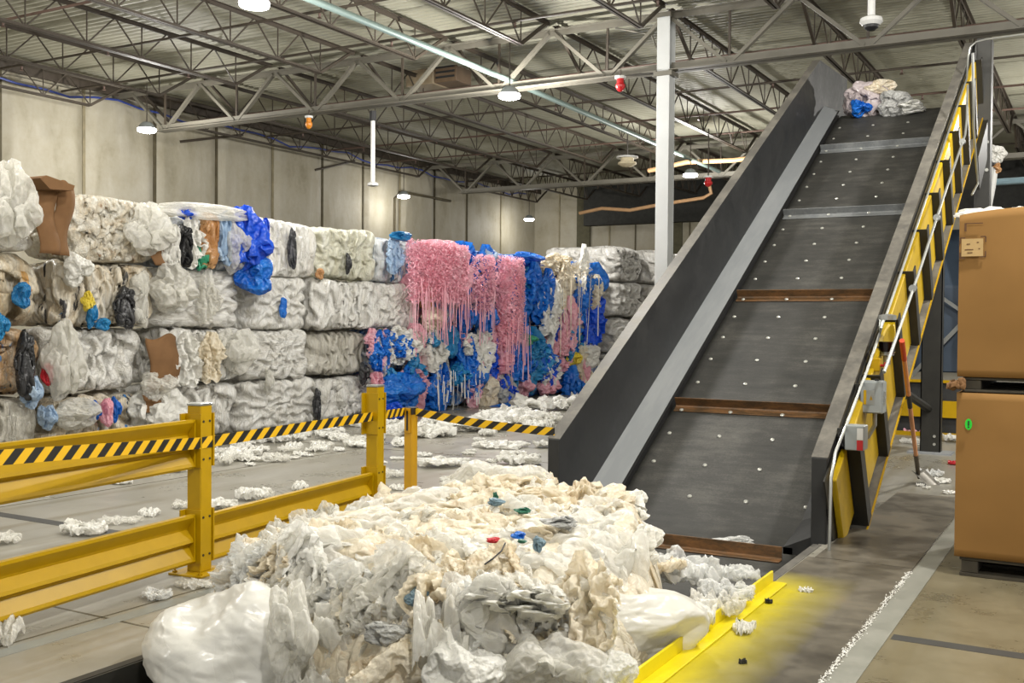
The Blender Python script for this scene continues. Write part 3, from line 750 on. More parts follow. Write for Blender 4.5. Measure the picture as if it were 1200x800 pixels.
# panels stand square to the incline
def slab(x0, x1, y0, y1, n0, n1):
    return MB().add([inc(x, y, n) for y in (y0, y1) for x, n in ((x0, n0), (x1, n0), (x1, n1), (x0, n1))], [(0,3,2,1), (4,5,6,7), (0,1,5,4), (1,2,6,5), (2,3,7,6), (3,0,4,7)])
slab(-1.758, -1.712, 8.16, 8.5, .10, .72).build('yellow_panel', MAT['yellow_panel'], conv, bevel=.008)
for k, y in enumerate(rib_y):
    t_ = slab(-1.765, XO, y - .012, y, NB, NTP - .02)
    t_.add([inc(x, yy, n) for yy in (y - .012, y + .10) for x, n in ((XO, NB), (XO + .012, NB), (XO + .012, NTP - .02), (XO, NTP - .02))], [(0,3,2,1), (4,5,6,7), (0,1,5,4), (1,2,6,5), (2,3,7,6), (3,0,4,7)])
    t_.build('stiffener', MAT['dark_frame'], conv)
    if k < 10:
        slab(-1.758, -1.694, y + .0, y + .79, NB + .02, NTP - .04).build('yellow_panel', MAT['yellow_panel'], conv, bevel=.008)
# support legs
def leg(x, y, ztop, w=.24):
    b = MB().box(x - w/2, x + w/2, y - .08, y - .065, 0, ztop).box(x - w/2, x + w/2, y + .065, y + .08, 0, ztop).box(x - .01, x + .01, y - .07, y + .07, 0, ztop)
    b.box(x - w/2 - .0, x - w/2 + .012, y - .08, y + .08, 0, ztop).box(x + w/2 - .012, x + w/2, y - .08, y + .08, 0, ztop)
    o = b.build('support_leg', MAT['dark_frame'], conv)
    MB().box(x - .26, x + .26, y - .18, y + .18, 0, .022).build('base_plate', MAT['grey_steel'], o)
    bb = MB()
    for dz in (.12, .22): bb.lathe((x + .05, y - .08, dz), [(.018, -.012), (.018, .0)], 8, axis=1)
    bb.build('anchor_bolt', MAT['bolt'], o)
leg(-1.93, 14.1, 3.12)
leg(-3.86, 14.1, 3.12)
for x, zt in ((-1.62, 5.75), (-4.0, 4.7)):
    b = MB().box(x - .1, x + .1, 16.45, 16.75, 0, zt); o = b.build('head_post', MAT['dark_frame'], conv, bevel=.01)
    bb = MB()
    for dz in (3.85, 4.25): 
        for dx in (-.06, .06): bb.lathe((x + dx, 16.45, dz), [(.025, -.015), (.025, .0)], 8, axis=1)
    bb.build('bolt_row', MAT['bolt'], o)
slab(-1.78, -1.55, 15.2, 16.7, NB - .5, NB - .03).build('lower_beam', MAT['dark_frame'], conv)
MB().tube([(-4.0, 18.2, 4.62), (-1.8, 18.2, 4.62)], .3, 16).build('head_drum', MAT['black_rubber'], conv)
MB().tube([(-1.95, 14.1, .55), (-2.1, 12.6, .9), (-2.4, 11.7, 1.15)], .05, 8).build('cross_brace', MAT['dark_frame'], conv)

# ---- fittings fixed along the conveyor side
c1 = [at(972, 633, 0, -1.7), at(974, 560, 0, -1.7), at(979, 530, 0, -1.7)] + [at(x, y, 0, -1.7) for x, y in ((993, 495), (1015, 437), (1040, 365), (1066, 290), (1092, 213), (1118, 135), (1133, 92))]
e = c1[-1]; Yc = e[1] + .25
c1 += [at(1134.5, 66, 1, Yc), at(1137, 55, 1, Yc), at(1144, 49, 1, Yc), at(1156, 46, 1, Yc), at(1200, 40, 1, Yc), at(1300, 28, 1, Yc)]
c1[0][2] = .0
pipe('electrical_conduit', c1, .012, MAT['galv'], 'long pale conduit running up beside the right guard cap and off along the truss', 'conduit', None, 8)
c2 = [at(x, y, 0, -1.5) for x, y in ((1036, 436), (1055, 382), (1080, 310), (1105, 233), (1131, 158), (1133, 140))]
c2 += [at(1134, 100, 0, -1.55)]
o2 = pipe('electrical_conduit', c2, .013, MAT['galv'], 'pale conduit rising from the top of the grey control box', 'conduit', None, 8)
for px, py in ((1070, 338), (1098, 255), (1128, 166)):
    q = at(px, py, 0, -1.5); MB().lathe(q, [(.034, -.03), (.034, .03)], 10, axis=1).build('clamp', MAT['galv'], o2)
c3 = [at(x, y, 0, -1.6) for x, y in ((1127, 160), (1124, 120), (1130, 105))]
pipe('electrical_conduit', [at(1140, 62, 0, -1.45), at(1141, 150, 0, -1.45), at(1146, 215, 0, -1.45), at(1139, 228, 0, -1.45)], .014, MAT['galv'], 'thin conduit dropping down the dark post at the conveyor head', 'conduit', None, 8)

def face_box(px0, px1, py0, py1, y, depth):
    a, b = at(px0, py0, 1, y), at(px1, py1, 1, y)
    return min(a[0], b[0]), max(a[0], b[0]), y, y + depth, min(a[2], b[2]), max(a[2], b[2])
# grey control box: front faces the camera
q = face_box(1008, 1034, 446, 485, 8.64, .17)
xa, xb, ya, yb_, za, zc = q
t = empty('control_box', ((xa+xb)/2, ya, za), 'grey metal control box with a warning label on the conveyor side', 'control box')
MB().box(xa, xb, ya, yb_, za, zc).build('enclosure', MAT['box_grey'], t, bevel=.008, seg=2)
MB().box(xa + .006, xb - .006, ya - .012, ya, za + .006, zc - .006).build('door', MAT['box_grey'], t, bevel=.004)
lw = (xb - xa)
lb = MB().box(xa + lw*.18, xa + lw*.66, ya - .0145, ya - .012, za + (zc-za)*.28, za + (zc-za)*.72).build('warning_label', MAT['galv'], t)
MB().box(xa + lw*.18, xa + lw*.30, ya - .016, ya - .0145, za + (zc-za)*.28, za + (zc-za)*.72).build('yellow_band', MAT['yellow'], lb)
MB().prism([(xa + lw*.44, za + (zc-za)*.42), (xa + lw*.58, za + (zc-za)*.42), (xa + lw*.51, za + (zc-za)*.56)], ya - .016, ya - .0145, lambda a, u, v: (u, a, v)).build('triangle_symbol', MAT['yellow'], lb)
MB().box(xb, xb + .012, ya + .04, ya + .08, za + .08, za + .12).box(xb, xb + .012, ya + .04, ya + .08, zc - .12, zc - .08).build('latch', MAT['galv'], t)
MB().lathe((xb - .06, ya + .08, zc), [(.018, 0), (.018, .014)], 10).build('knockout_plug', MAT['black_rubber'], t)
MB().box(-1.77, xa + .02, ya + .05, ya + .1, za + .03, zc - .03).build('mounting_rail', MAT['dark_frame'], t)
MB().tube([at(1025, 484, 1, 8.72), at(1025, 498, 1, 8.72), at(1017, 512, 1, 8.72), at(1009, 515, 1, 8.74)], .018, 8).build('conduit_elbow', MAT['galv'], t)
# small switch box with red label
xa, xb, ya, yb_, za, zc = face_box(990, 1004, 498, 528, 8.02, .15)
xb += .05
t = empty('switch_box', ((xa+xb)/2, ya, za), 'small grey switch box with a red label low on the conveyor side', 'switch box')
MB().box(xa, xb, ya, yb_, za, zc).build('enclosure', MAT['box_grey'], t, bevel=.006)
MB().box(xb - .05, xb - .006, ya - .003, ya, za + .004, za + (zc-za)*.42).build('red_label', MAT['red'], t)
MB().box(xb - .05, xb - .006, ya - .003, ya, za + (zc-za)*.44, za + (zc-za)*.9).build('white_label', MAT['white_paint'], t)
MB().tube([(xa - .02, ya + .04, za + .02), (xa - .05, ya + .04, za + .09), (xa - .02, ya + .04, zc - .02)], .014, 8).build('cable_loop', MAT['black_rubber'], t)
MB().box(-1.77, xa + .03, ya + .05, ya + .1, za + .03, zc - .03).build('mounting_rail', MAT['dark_frame'], t)
# oil lubricator
q0, q1 = at(1040, 372, 1, 9.35), at(1037, 416, 1, 9.35)
t = empty('oil_lubricator', q1, 'clear glass oil reservoir with brown oil above the grey control box', 'lubricator')
x, y = q0[0], 9.35; h = q0[2] - q1[2]
MB().lathe((x, y, q1[2]), [(.068, .02), (.068, h - .02)], 18).build('glass_cup', MAT['glass'], t, smooth=True)
MB().lathe((x, y, q1[2]), [(.064, .03), (.064, h * .36)], 18).build('oil_fill', MAT['brown_oil'], t, smooth=True)
MB().lathe((x, y, q1[2]), [(.074, h - .02), (.074, h + .02), (.03, h + .03)], 18).build('lid', MAT['galv'], t)
MB().lathe((x, y, q1[2]), [(.03, -.08), (.03, -.01), (.06, .0), (.06, .03)], 18).build('base', MAT['galv'], t)
MB().box(-1.77, x - .03, y + .0, y + .03, q1[2] + .02, q1[2] + .07).build('bracket', MAT['dark_frame'], t)
# emergency pull switch
q = at(1026, 428, 1, 9.1)
t = empty('emergency_switch', q, 'yellow switch body with a red push button above the grey control box', 'switch')
MB().box(q[0] - .04, q[0] + .04, 9.06, 9.14, q[2] - .05, q[2] + .06).build('body', MAT['yellow'], t, bevel=.006)
MB().lathe((q[0] + .04, 9.1, q[2]), [(.012, 0), (.012, .03), (.03, .032), (.03, .05), (.012, .056)], 14, axis=0).build('push_button', MAT['red'], t)
MB().tube([(q[0] - .04, 9.1, q[2] + .05), (q[0] - .06, 9.1, q[2] + .12), (q[0] - .08, 9.1, q[2] + .04)], .01, 6).build('cable', MAT['black_rubber'], t)
MB().box(-1.77, q[0], 9.1, 9.13, q[2] - .02, q[2] + .02).build('bracket', MAT['dark_frame'], t)

# ================================================================== FLOOR PLATES AND YELLOW CURB
pl1 = MB().box(-1.785, -1.10, 1.6, 7.30, -.03, .008).build('steel_floor_plate', MAT['plate']); prop(pl1, 'dark worn steel floor plate with yellow overspray beside the yellow curb', 'floor plate')
pl2 = MB().box(-1.74, -1.10, 7.31, 10.55, -.03, .008).build('steel_floor_plate', MAT['plate']); prop(pl2, 'dark worn steel floor plate along the foot of the conveyor', 'floor plate')
cb = MB().box(-1.80, -1.785, 2.0, 6.43, -.04, .085).box(-1.785, -1.70, 2.0, 6.43, .008, .02).build('yellow_curb', MAT['yellow_bright'], bevel=.003); prop(cb, 'bright yellow steel angle curb along the edge of the conveyor pit', 'curb')
struct('trim_4', MB().box(-1.86, -1.80, 1, 7.75, -.5, .004), MAT['cap_steel'])

# ================================================================== PLASTIC: shape makers
def tri_split(F, N):
    """split every triangle in four; returns faces and the edges whose midpoints are the new vertices"""
    e = np.concatenate([F[:, [0, 1]], F[:, [1, 2]], F[:, [2, 0]]]); e.sort(axis=1)
    E, inv = np.unique(e, axis=0, return_inverse=True); inv = inv.reshape(3, -1) + N
    a, b, c = F.T; ab, bc, ca = inv
    return np.concatenate([np.stack(t, 1) for t in ((a, ab, ca), (ab, b, bc), (ca, bc, c), (ab, bc, ca))]), E
def upsample(X, E): return np.concatenate([X, (X[E[:, 0]] + X[E[:, 1]]) / 2])
def base_sphere():
    bm = bmesh.new(); bmesh.ops.create_icosphere(bm, subdivisions=1, radius=1)
    V = np.array([v.co[:] for v in bm.verts]); F = np.array([[v.index for v in f.verts] for f in bm.faces]); bm.free(); return V, F
_V, _F = base_sphere(); SPH, SPLIT = {1: (_V, _F)}, {}
for _n in range(2, 7):
    _F, _E = tri_split(_F, len(_V)); _V = upsample(_V, _E); _V = _V / np.linalg.norm(_V, axis=1)[:, None]
    SPH[_n] = (_V, _F); SPLIT[_n] = _E

def rotm(rx, ry, rz): return np.array(Euler((rx, ry, rz)).to_matrix())

def put(name, P, F, mat, loc, label=None, cat=None, group=None, parent=None, kind=None):
    me = npmesh(name, P, F); o = link(name, me, mat, None, smooth=True)
    o.location = tuple(loc)
    if parent is not None:
        o.parent = parent; o.matrix_parent_inverse = (Matrix.Translation(parent_loc(parent))).inverted()
    return prop(o, label, cat, group, kind)


# ------------------------------------------------------------------ wrinkling: excess film relaxed inside a confined space
def edges_of(F):
    e = np.concatenate([F[:, [i, (i+1) % F.shape[1]]] for i in range(F.shape[1])]); e.sort(axis=1)
    return np.unique(e, axis=0)
def wings_of(F):
    """pairs of vertices facing each other across an edge (for bending)"""
    d = {}
    out = []
    for t in F.tolist():
        for i in range(3):
            a, b, c = t[i], t[(i+1) % 3], t[(i+2) % 3]; k = (a, b) if a < b else (b, a)
            if k in d: out.append((d[k], c))
            else: d[k] = c
    return np.array(out)
TOPO = {}
def relax(X, F, R0, grow, confine, iters=160, bend=.25, seed=0, jitter=.02, key=None):
    """X start positions, R0 rest shape; rest lengths are those of R0 times grow"""
    if key in TOPO: E, W = TOPO[key]
    else:
        E, W = edges_of(F), wings_of(F)
        if key: TOPO[key] = (E, W)
    N = len(X); A = np.concatenate([E[:, 0], W[:, 0]]); B_ = np.concatenate([E[:, 1], W[:, 1]])
    L = np.linalg.norm(R0[A] - R0[B_], axis=1) * grow
    K = np.concatenate([np.ones(len(E)), np.full(len(W), bend)])
    rs = np.random.RandomState(int(seed * 10) % 99999); X = X + rs.randn(N, 3) * jitter * L.mean()
    cnt = np.bincount(A, K, N) + np.bincount(B_, K, N)
    Vp = X.copy()
    for it in range(iters):
        V = X - Vp; Vp = X.copy(); X = X + V * .75
        for sub in range(2):
            d = X[B_] - X[A]; l = np.linalg.norm(d, axis=1) + 1e-9
            c = (K * (l - L) / l * .5)[:, None] * d
            D = np.stack([np.bincount(A, c[:, i], N) - np.bincount(B_, c[:, i], N) for i in range(3)], 1)
            X = X + D / cnt[:, None] * 1.9
            X = confine(X)
    return X
def subdiv_smooth(P, F):
    return P, F
def blob_confine(size, thick, seed, lump=.15):
    size = np.array(size)
    def f(X):
        q = X / size; r = np.linalg.norm(q, axis=1) + 1e-9; u = q / r[:, None]
        ro = 1 + lump * f.cache(u); ri = ro * (1 - thick)
        rn = np.clip(r, ri, ro); return u * rn[:, None] * size
    U, _ = SPH[3]
    def cache(u): return 1.0 * (np.sin(u[:,0]*3.1+seed) * np.sin(u[:,1]*2.7+seed*2.3) + .6*np.sin(u[:,2]*4.3+u[:,0]*2+seed*1.7))
    f.cache = cache
    return f
def multi(start, F0, lv0, lv1, rest, conf, iters, bend, seed, fine=1.05):
    """wrinkle coarsely, then split the faces and wrinkle finely"""
    X = relax(start, F0, rest, 1.0, conf, iters, bend, seed, .03, 's%d' % lv0)
    for lv in range(lv0 + 1, lv1 + 1):
        X = upsample(X, SPLIT[lv]); F = SPH[lv][1]
        E, W = TOPO.setdefault('s%d' % lv, (edges_of(F), wings_of(F)))
        # ease the facets a little before the finer folds form
        X = relax(X, F, X, fine, lambda Y: Y, 26, .25, seed + lv, .10, 's%d' % lv)
    return X, SPH[lv1][1]
def wrinkled_blob(seed, size, excess=1.25, thick=.3, res=5, bend=.3, iters=120, lump=.12, lv0=4, aniso=(1, 1, 1), fine=1.05, pw=2):
    U, F = SPH[lv0]; s = np.array(size, float); m = s.max(); s = s / m
    B0 = U / (np.sum(np.abs(U) ** pw, 1) ** (1 / pw))[:, None] * s
    X = B0 * (1 - thick * .5) * (1 + .08 * fbm(U * 2.5, seed, 2)[:, None])
    X, F = multi(X, F, lv0, res, B0 * excess * np.array(aniso), blob_confine(s, thick, seed, lump), iters, bend, seed, fine)
    return X * m, F
def grid_topo(n, m):
    F = []
    for a in range(n-1):
        for b in range(m-1):
            i = a*m+b
            F += [(i, i+1, i+m+1), (i, i+m+1, i+m)] if (a+b) % 2 else [(i, i+1, i+m), (i+1, i+m+1, i+m)]
    return np.array(F)
def grid_up(X, n):
    Y = X.reshape(n, n, 3); m = 2 * n - 1; Z = np.zeros((m, m, 3))
    Z[::2, ::2] = Y; Z[1::2, ::2] = (Y[1:] + Y[:-1]) / 2; Z[:, 1::2] = (Z[:, 2::2] + Z[:, :-2:2]) / 2
    return Z.reshape(-1, 3), m
def wrinkled_sheet(seed, squeeze=(.6, .7), hmax=.16, n=25, bend=.3, iters=110, ups=2, fine=1.04):
    """unit-size crumpled sheet lying on z=0"""
    F = grid_topo(n, n); g = np.linspace(-.5, .5, n); gx, gy = np.meshgrid(g, g, indexing='ij')
    R0 = np.stack([gx.ravel(), gy.ravel(), np.zeros(n*n)], 1); sq = np.array([squeeze[0], squeeze[1], 1])
    X = R0 * sq; X[:, 2] = hmax * .5 + hmax * .4 * fbm(np.concatenate([R0[:, :2] * 5, np.full((n*n, 1), seed)], 1), seed, 3)
    lim = np.array(squeeze) * .5 * 1.04
    def conf(Y):
        Y = Y.copy(); an = np.arctan2(Y[:, 1], Y[:, 0])
        r = np.linalg.norm(Y[:, :2] / lim, axis=1); rm = 1.1 + .13 * np.sin(an * 3 + seed) + .08 * np.sin(an * 5 + seed * 2); k = np.where(r > rm, rm / np.maximum(r, 1e-9), 1)
        Y[:, :2] *= k[:, None]
        Y[:, 2] = np.clip(Y[:, 2], hmax*(.15 + .15*np.sin(Y[:, 0]*9+seed)*np.sin(Y[:, 1]*8+seed*2)), hmax*(1+.5*np.sin(Y[:, 0]*6.3+seed*3)*np.sin(Y[:, 1]*7.1+seed))); return Y
    X = relax(X, F, R0, 1.0, conf, iters, bend, seed, .05, 'g%d' % n)
    for k in range(ups):
        X, n = grid_up(X, n); F = grid_topo(n, n)
        X = relax(X, F, X, fine, lambda Y: Y, 26, .25, seed + k, .10, 'g%d' % n)
    return X, F

def wrinkled_box(seed, aniso, thick=.16, res=6, bend=.3, iters=90, h=(.5, .75, .385), lump=.04, lv0=6, fine=1.1):
    U, F = SPH[lv0]; h = np.array(h)
    q = U / h; B0 = U / (np.sum(np.abs(q) ** 7, 1) ** (1/7))[:, None]
    conf0 = blob_confine(h, thick, seed, lump)
    def conf(X):
        q = X / h; r = np.sum(np.abs(q) ** 7, 1) ** (1/7) + 1e-9; u = q / np.linalg.norm(q, axis=1)[:, None]
        ro = 1 + lump * conf0.cache(u * 1.7); rn = np.clip(r, ro * (1 - thick), ro)
        return X * (rn / r)[:, None]
    return multi(B0 * (1 - thick/2) * (1 + .05 * fbm(U * 4, seed, 2)[:, None]), F, lv0, res, B0 * np.array(aniso), conf, iters, bend, seed, fine)
def unitize(P):
    lo, hi = P.min(0), P.max(0); return (P - (lo + hi) / 2) / ((hi - lo) / 2)
def lib_mesh(name, P, F, normal=True):
    me = npmesh(name, unitize(P) if normal else P, F); me.shade_smooth(); me.materials.append(MAT['film_white']); return me
def drip_blob(seed): return wrinkled_blob(seed, (.35, .5, 1.0), 1.0, .4, 5, .3, 110, .25, 4, (1.6, 1.6, 1.06), 1.07, 3)
LIB = {
 'bag': [lib_mesh('crumpled bag', *wrinkled_blob(3.1 + i, (.5, .5, .5), ex, th, 6, .3, 100, .3, lv, (1, 1, 1), 1.09)) for i, (ex, th, lv) in enumerate(((1.15, .35, 4), (1.25, .45, 4), (1.25, .6, 4), (1.1, .3, 4), (1.3, .6, 4)))],
 'drip': [lib_mesh('hanging film', *drip_blob(5.3 + i * 2)) for i in range(5)],
 'sheet': [lib_mesh('crumpled sheet', *wrinkled_sheet(2.7 + i, sq, h, 25, .3, 110, 2)) for i, (sq, h) in enumerate((((.6, .7), .13), ((.5, .5), .2), ((.7, .45), .16), ((.75, .8), .09), ((.55, .8), .14), ((.45, .6), .24)))],
 'drape': [lib_mesh('draped sheet', *wrinkled_sheet(31.7 + i, sq, h, 21, .3, 110, 2, 1.06)) for i, (sq, h) in enumerate((((.5, .95), .16), ((.6, .93), .12), ((.42, .9), .2), ((.66, .84), .13)))],
 'vert': [lib_mesh('folded bale', *wrinkled_box(1.7 + i, (1.2, 1.5, 1.03), .16 + .03 * i)) for i in range(3)],
 'rope': [lib_mesh('roped bale', *wrinkled_box(7.7 + i, (1.4, 1.75, 1.06), .26, lump=.06, lv0=5 + i % 2)) for i in range(3)],
 'iso': [lib_mesh('crumpled bale', *wrinkled_box(12.7 + i, (1.25, 1.3, 1.25), .2, lump=.06, lv0=5 + (i > 0))) for i in range(3)],
 'horz': [lib_mesh('layered bale', *wrinkled_box(17.7 + i, (1.05, 1.06, 1.5), .16)) for i in range(2)],
 'knot': [lib_mesh('knotted bale', *wrinkled_box(21.7 + i, (1.5, 1.55, 1.5), .13)) for i in range(2)],
 'smooth': [lib_mesh('loosely folded bale', *wrinkled_box(25.7 + i, (1.2, 1.4, 1.02), .3, lump=.08, lv0=5)) for i in range(2)],
}
_ln = [0]
def place(kind, name, mat, loc, half, label=None, cat=None, group=None, rot=(0, 0, 0), pick=None):
    """a copy of a library shape, half sizes given"""
    _ln[0] += 1; ms = LIB[kind]
    o = bpy.data.objects.new(name, ms[(pick if pick is not None else _ln[0]) % len(ms)]); COL.objects.link(o)
    o.location = tuple(loc); o.scale = tuple(half); o.rotation_euler = rot
    o.material_slots[0].link = 'OBJECT'; o.material_slots[0].material = mat
    return prop(o, label, cat, group)

BALES = []
def bale(y0, y1, z0, z1, style, mat, label, x=-10.6, seed=None, amp=.055, bulge=.05, dx=1.1, rz=0, group='pressed film bales in the long wall of bales'):
    o = place(style, 'plastic_bale', BM[mat], (x - dx/2 + .03, (y0+y1)/2, (z0+z1)/2), (dx/2, (y1-y0)/2 + .03, (z1-z0)/2 + .025), label, 'bale', group)
    BALES.append(o); return o

# front row: bale columns along the wall (Y from / to), layers from the floor up
B = bale
# column left of the view edge .. first visible column
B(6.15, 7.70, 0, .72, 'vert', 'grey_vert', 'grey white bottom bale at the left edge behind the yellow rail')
B(6.10, 7.74, .74, 1.52, 'rope', 'rustic', 'brown, black and blue streaked bale at the left edge, second from the floor', amp=.08)
B(6.05, 7.86, 1.54, 2.34, 'rope', 'tan_vert', 'tan folded bale with blue scraps at the left edge, third from the floor', amp=.08)
B(6.0, 7.72, 2.36, 3.12, 'iso', 'white_iso', 'white crumpled bale topmost at the left edge beside the cardboard flap', amp=.09)
B(7.78, 9.22, 0, .70, 'smooth', 'mixed', 'bottom bale with blue, pink and black bags just above the rail', amp=.08)
B(7.82, 9.24, .72, 1.50, 'iso', 'white_iso', 'white crumpled bale beside the red print, second from the floor', amp=.075)
B(7.98, 9.36, 1.52, 2.30, 'rope', 'mixed', 'mixed bale with a black fold and blue streaks under the cream knotted bale', amp=.08)
B(8.12, 9.50, 2.32, 3.10, 'knot', 'popcorn', 'cream knotted bale topmost beside the cardboard flap', amp=.05, bulge=.08)
B(9.30, 10.95, 0, .74, 'iso', 'white_vert', 'white bottom bale behind the left guard post', amp=.07)
B(9.55, 10.98, .76, 1.50, 'rope', 'white_vert', 'white draped bale right of the cardboard sheet, second from the floor', amp=.08)
B(9.40, 10.95, 1.52, 2.28, 'horz', 'white_horz', 'white layered bale below the bundle of blue bags', amp=.07)
B(9.50, 11.05, 2.30, 2.98, 'smooth', 'bluewhite', 'white and pale blue bale topmost under the blue bags', amp=.08)
B(11.0, 12.6, 0, .72, 'horz', 'white_print', 'flat fronted white bottom bale with small blue and black marks, right of the left post', amp=.045)
B(11.05, 12.35, .74, 1.46, 'iso', 'white_horz', 'white lumpy bale above the flat fronted bottom bale', amp=.08)
B(11.2, 12.35, 1.48, 2.24, 'horz', 'white_print', 'white layered bale with one blue mark, right of the hanging blue bag')
B(11.0, 12.55, 2.26, 3.09, 'vert', 'white_print', 'white bale with a black strip, topmost right of the blue bags', amp=.05)
B(12.65, 14.1, 0, .72, 'rope', 'white_vert', 'white folded bottom bale left of the blue and pink heap', amp=.07)
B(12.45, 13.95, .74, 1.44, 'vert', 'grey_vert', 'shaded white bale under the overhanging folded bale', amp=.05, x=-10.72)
B(12.4, 14.02, 1.46, 2.26, 'rope', 'white_vert', 'white bale of vertical folds, third from the floor in the middle of the row', amp=.06, x=-10.5)
B(12.6, 14.05, 2.28, 3.09, 'iso', 'greenish', 'greenish white bale topmost left of the blue striped bale', amp=.05)
B(14.15, 15.2, 0, .74, 'rope', 'bluepink', 'blue and white bottom bale next to the second guard post', amp=.09)
B(14.0, 15.1, .76, 1.46, 'rope', 'bluepink', 'blue, pink and white bale under the small white bale', amp=.09)
B(13.95, 15.25, 1.48, 2.26, 'iso', 'white_iso', 'white bale left of the amber bag, third from the floor', amp=.05)
B(14.1, 15.05, 2.28, 3.02, 'smooth', 'bluewhite', 'white bale with pale blue stripes topmost beside the pink strips', amp=.05)
hv = [(15.25, 16.9), (16.95, 18.6), (18.65, 20.2), (20.25, 21.6), (21.65, 23.0)]
words_ = ['first', 'second', 'third', 'fourth', 'fifth']
for i, (a, b) in enumerate(hv):
    for k, (z0, z1) in enumerate(((0, .76), (.78, 1.52), (1.54, 2.28), (2.30, 3.02))):
        wm = 'blue' if (i in (2, 3) or (i * 2 + k) % 4 == 1) else 'bluepink'
        if i == 4 and k > 1: wm = 'white_vert'
        B(a, b, z0, z1, 'rope', wm, '%s bale, %s column from the left of the blue and pink stacks' % (('bottom', 'second', 'third', 'topmost')[k], words_[i]), amp=.1, group='blue and pink film bales')
# far white stack past the coloured bales
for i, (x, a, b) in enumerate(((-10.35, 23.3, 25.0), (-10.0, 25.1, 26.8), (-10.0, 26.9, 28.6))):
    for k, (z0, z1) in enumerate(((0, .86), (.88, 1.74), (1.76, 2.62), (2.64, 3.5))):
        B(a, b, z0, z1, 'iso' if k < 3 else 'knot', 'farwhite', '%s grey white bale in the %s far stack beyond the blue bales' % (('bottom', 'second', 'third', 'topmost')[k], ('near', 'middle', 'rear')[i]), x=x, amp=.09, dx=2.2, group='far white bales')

# ---------------------------------------------------------------- loose film on the bale faces
XB = -10.47
def drape(px0, py0, px1, py1, mat, label, cat='film', style='bag', depth=.16, group=None, seed=None, x=XB, name='plastic_film'):
    """bag or sheet hanging on the bale face; covers the given photo rectangle"""
    x = min(x, -10.56 + depth * .7) if x == XB else x
    a, b = at(px0, (py0+py1)/2, 0, x), at(px1, (py0+py1)/2, 0, x)
    zt, zb_ = at((px0+px1)/2, py0, 0, x)[2], at((px0+px1)/2, py1, 0, x)[2]
    w, h = b[1] - a[1], zt - zb_
    loc = (x, (a[1]+b[1])/2, (zt+zb_)/2)
    if style == 'drip' and (b[1] - a[1] > .3 or px0 > 425):      # a wide hanging piece is a folded sheet
        return place('drape', name, MAT[mat], loc, (w/2 * 1.1, h/2, depth * .7), label, cat, group, (math.pi/2, 0, math.pi/2 + .25 * math.sin(px0)))
    return place('drip' if style == 'drip' else 'bag', name, MAT[mat], loc, (depth, w/2, h/2), label, cat, group, (0, 0, .3 * math.sin(px0)))
D = drape
D(-14, 186, 40, 290, 'film_haze', 'big hazy film wad bulging over the top bale at the left edge', depth=.3)
D(16, 330, 35, 362, 'film_teal', 'small teal blue scrap on the tan bale at the left edge', depth=.12)
D(-6, 365, 10, 400, 'film_teal', 'teal blue scrap lower at the left edge', depth=.12)
D(20, 385, 36, 470, 'film_black', 'long black fold between the brown streaks at the left edge', style='drip', depth=.12)
D(28, 440, 48, 480, 'film_ltblue', 'pale blue bag beside the black fold at the left edge', depth=.14)
D(52, 372, 92, 470, 'film_haze', 'hazy film wad with red print beside the brown streaked bale', depth=.22)
D(49, 425, 62, 452, 'film_red', 'red printed scrap in the hazy film at left', depth=.07)
D(76, 294, 105, 338, 'film_white', 'round white bag bulging at the top of the mixed bale', depth=.22)
D(134, 334, 156, 386, 'film_black', 'black slanting fold on the mixed bale', style='drip', depth=.12)
D(102, 346, 112, 386, 'film_teal', 'thin teal strip on the mixed bale', style='drip', depth=.08)
D(96, 340, 108, 365, 'film_yellow', 'small yellow scrap on the mixed bale', depth=.08)
D(114, 372, 126, 388, 'film_teal', 'small teal scrap low on the mixed bale', depth=.1)
D(152, 316, 172, 385, 'film_haze', 'pale hazy sheet hanging at the right end of the mixed bale', style='drip', depth=.14)
D(62, 466, 112, 505, 'film_haze', 'greenish clear bag at the bottom of the row over the rail', depth=.24)
D(50, 474, 64, 505, 'film_ltblue', 'pale blue bag at the bottom beside the greenish bag', depth=.16)
D(104, 468, 115, 494, 'film_blue', 'small blue scrap at the bottom of the row', depth=.1)
D(118, 466, 132, 500, 'film_pink', 'small pink bag at the bottom of the row', depth=.12)
D(132, 464, 140, 496, 'film_blue', 'second small blue scrap right of the pink bag', depth=.1)
D(163, 432, 200, 476, 'film_haze', 'clear bag bulging below the brown cardboard sheet', depth=.26)
D(160, 455, 222, 520, 'film_white', 'milky white bag low behind the left guard post', depth=.28)
D(176, 306, 222, 366, 'film_haze', 'round hazy white bag on the layered bale', depth=.26)
D(236, 314, 256, 380, 'film_haze', 'hanging hazy sheet between the layered bales', style='drip', depth=.14)
D(205, 388, 232, 455, 'film_white', 'white sheet draped over the second bale right of the cardboard', style='drip', depth=.16)
D(236, 388, 262, 450, 'film_cream', 'cream sheet draped on the second bale', style='drip', depth=.14)
D(262, 384, 298, 440, 'film_haze', 'hazy film bundle at the right end of the second layer', depth=.2)
D(150, 236, 200, 300, 'film_haze', 'pale film end of the knotted bale', depth=.16)
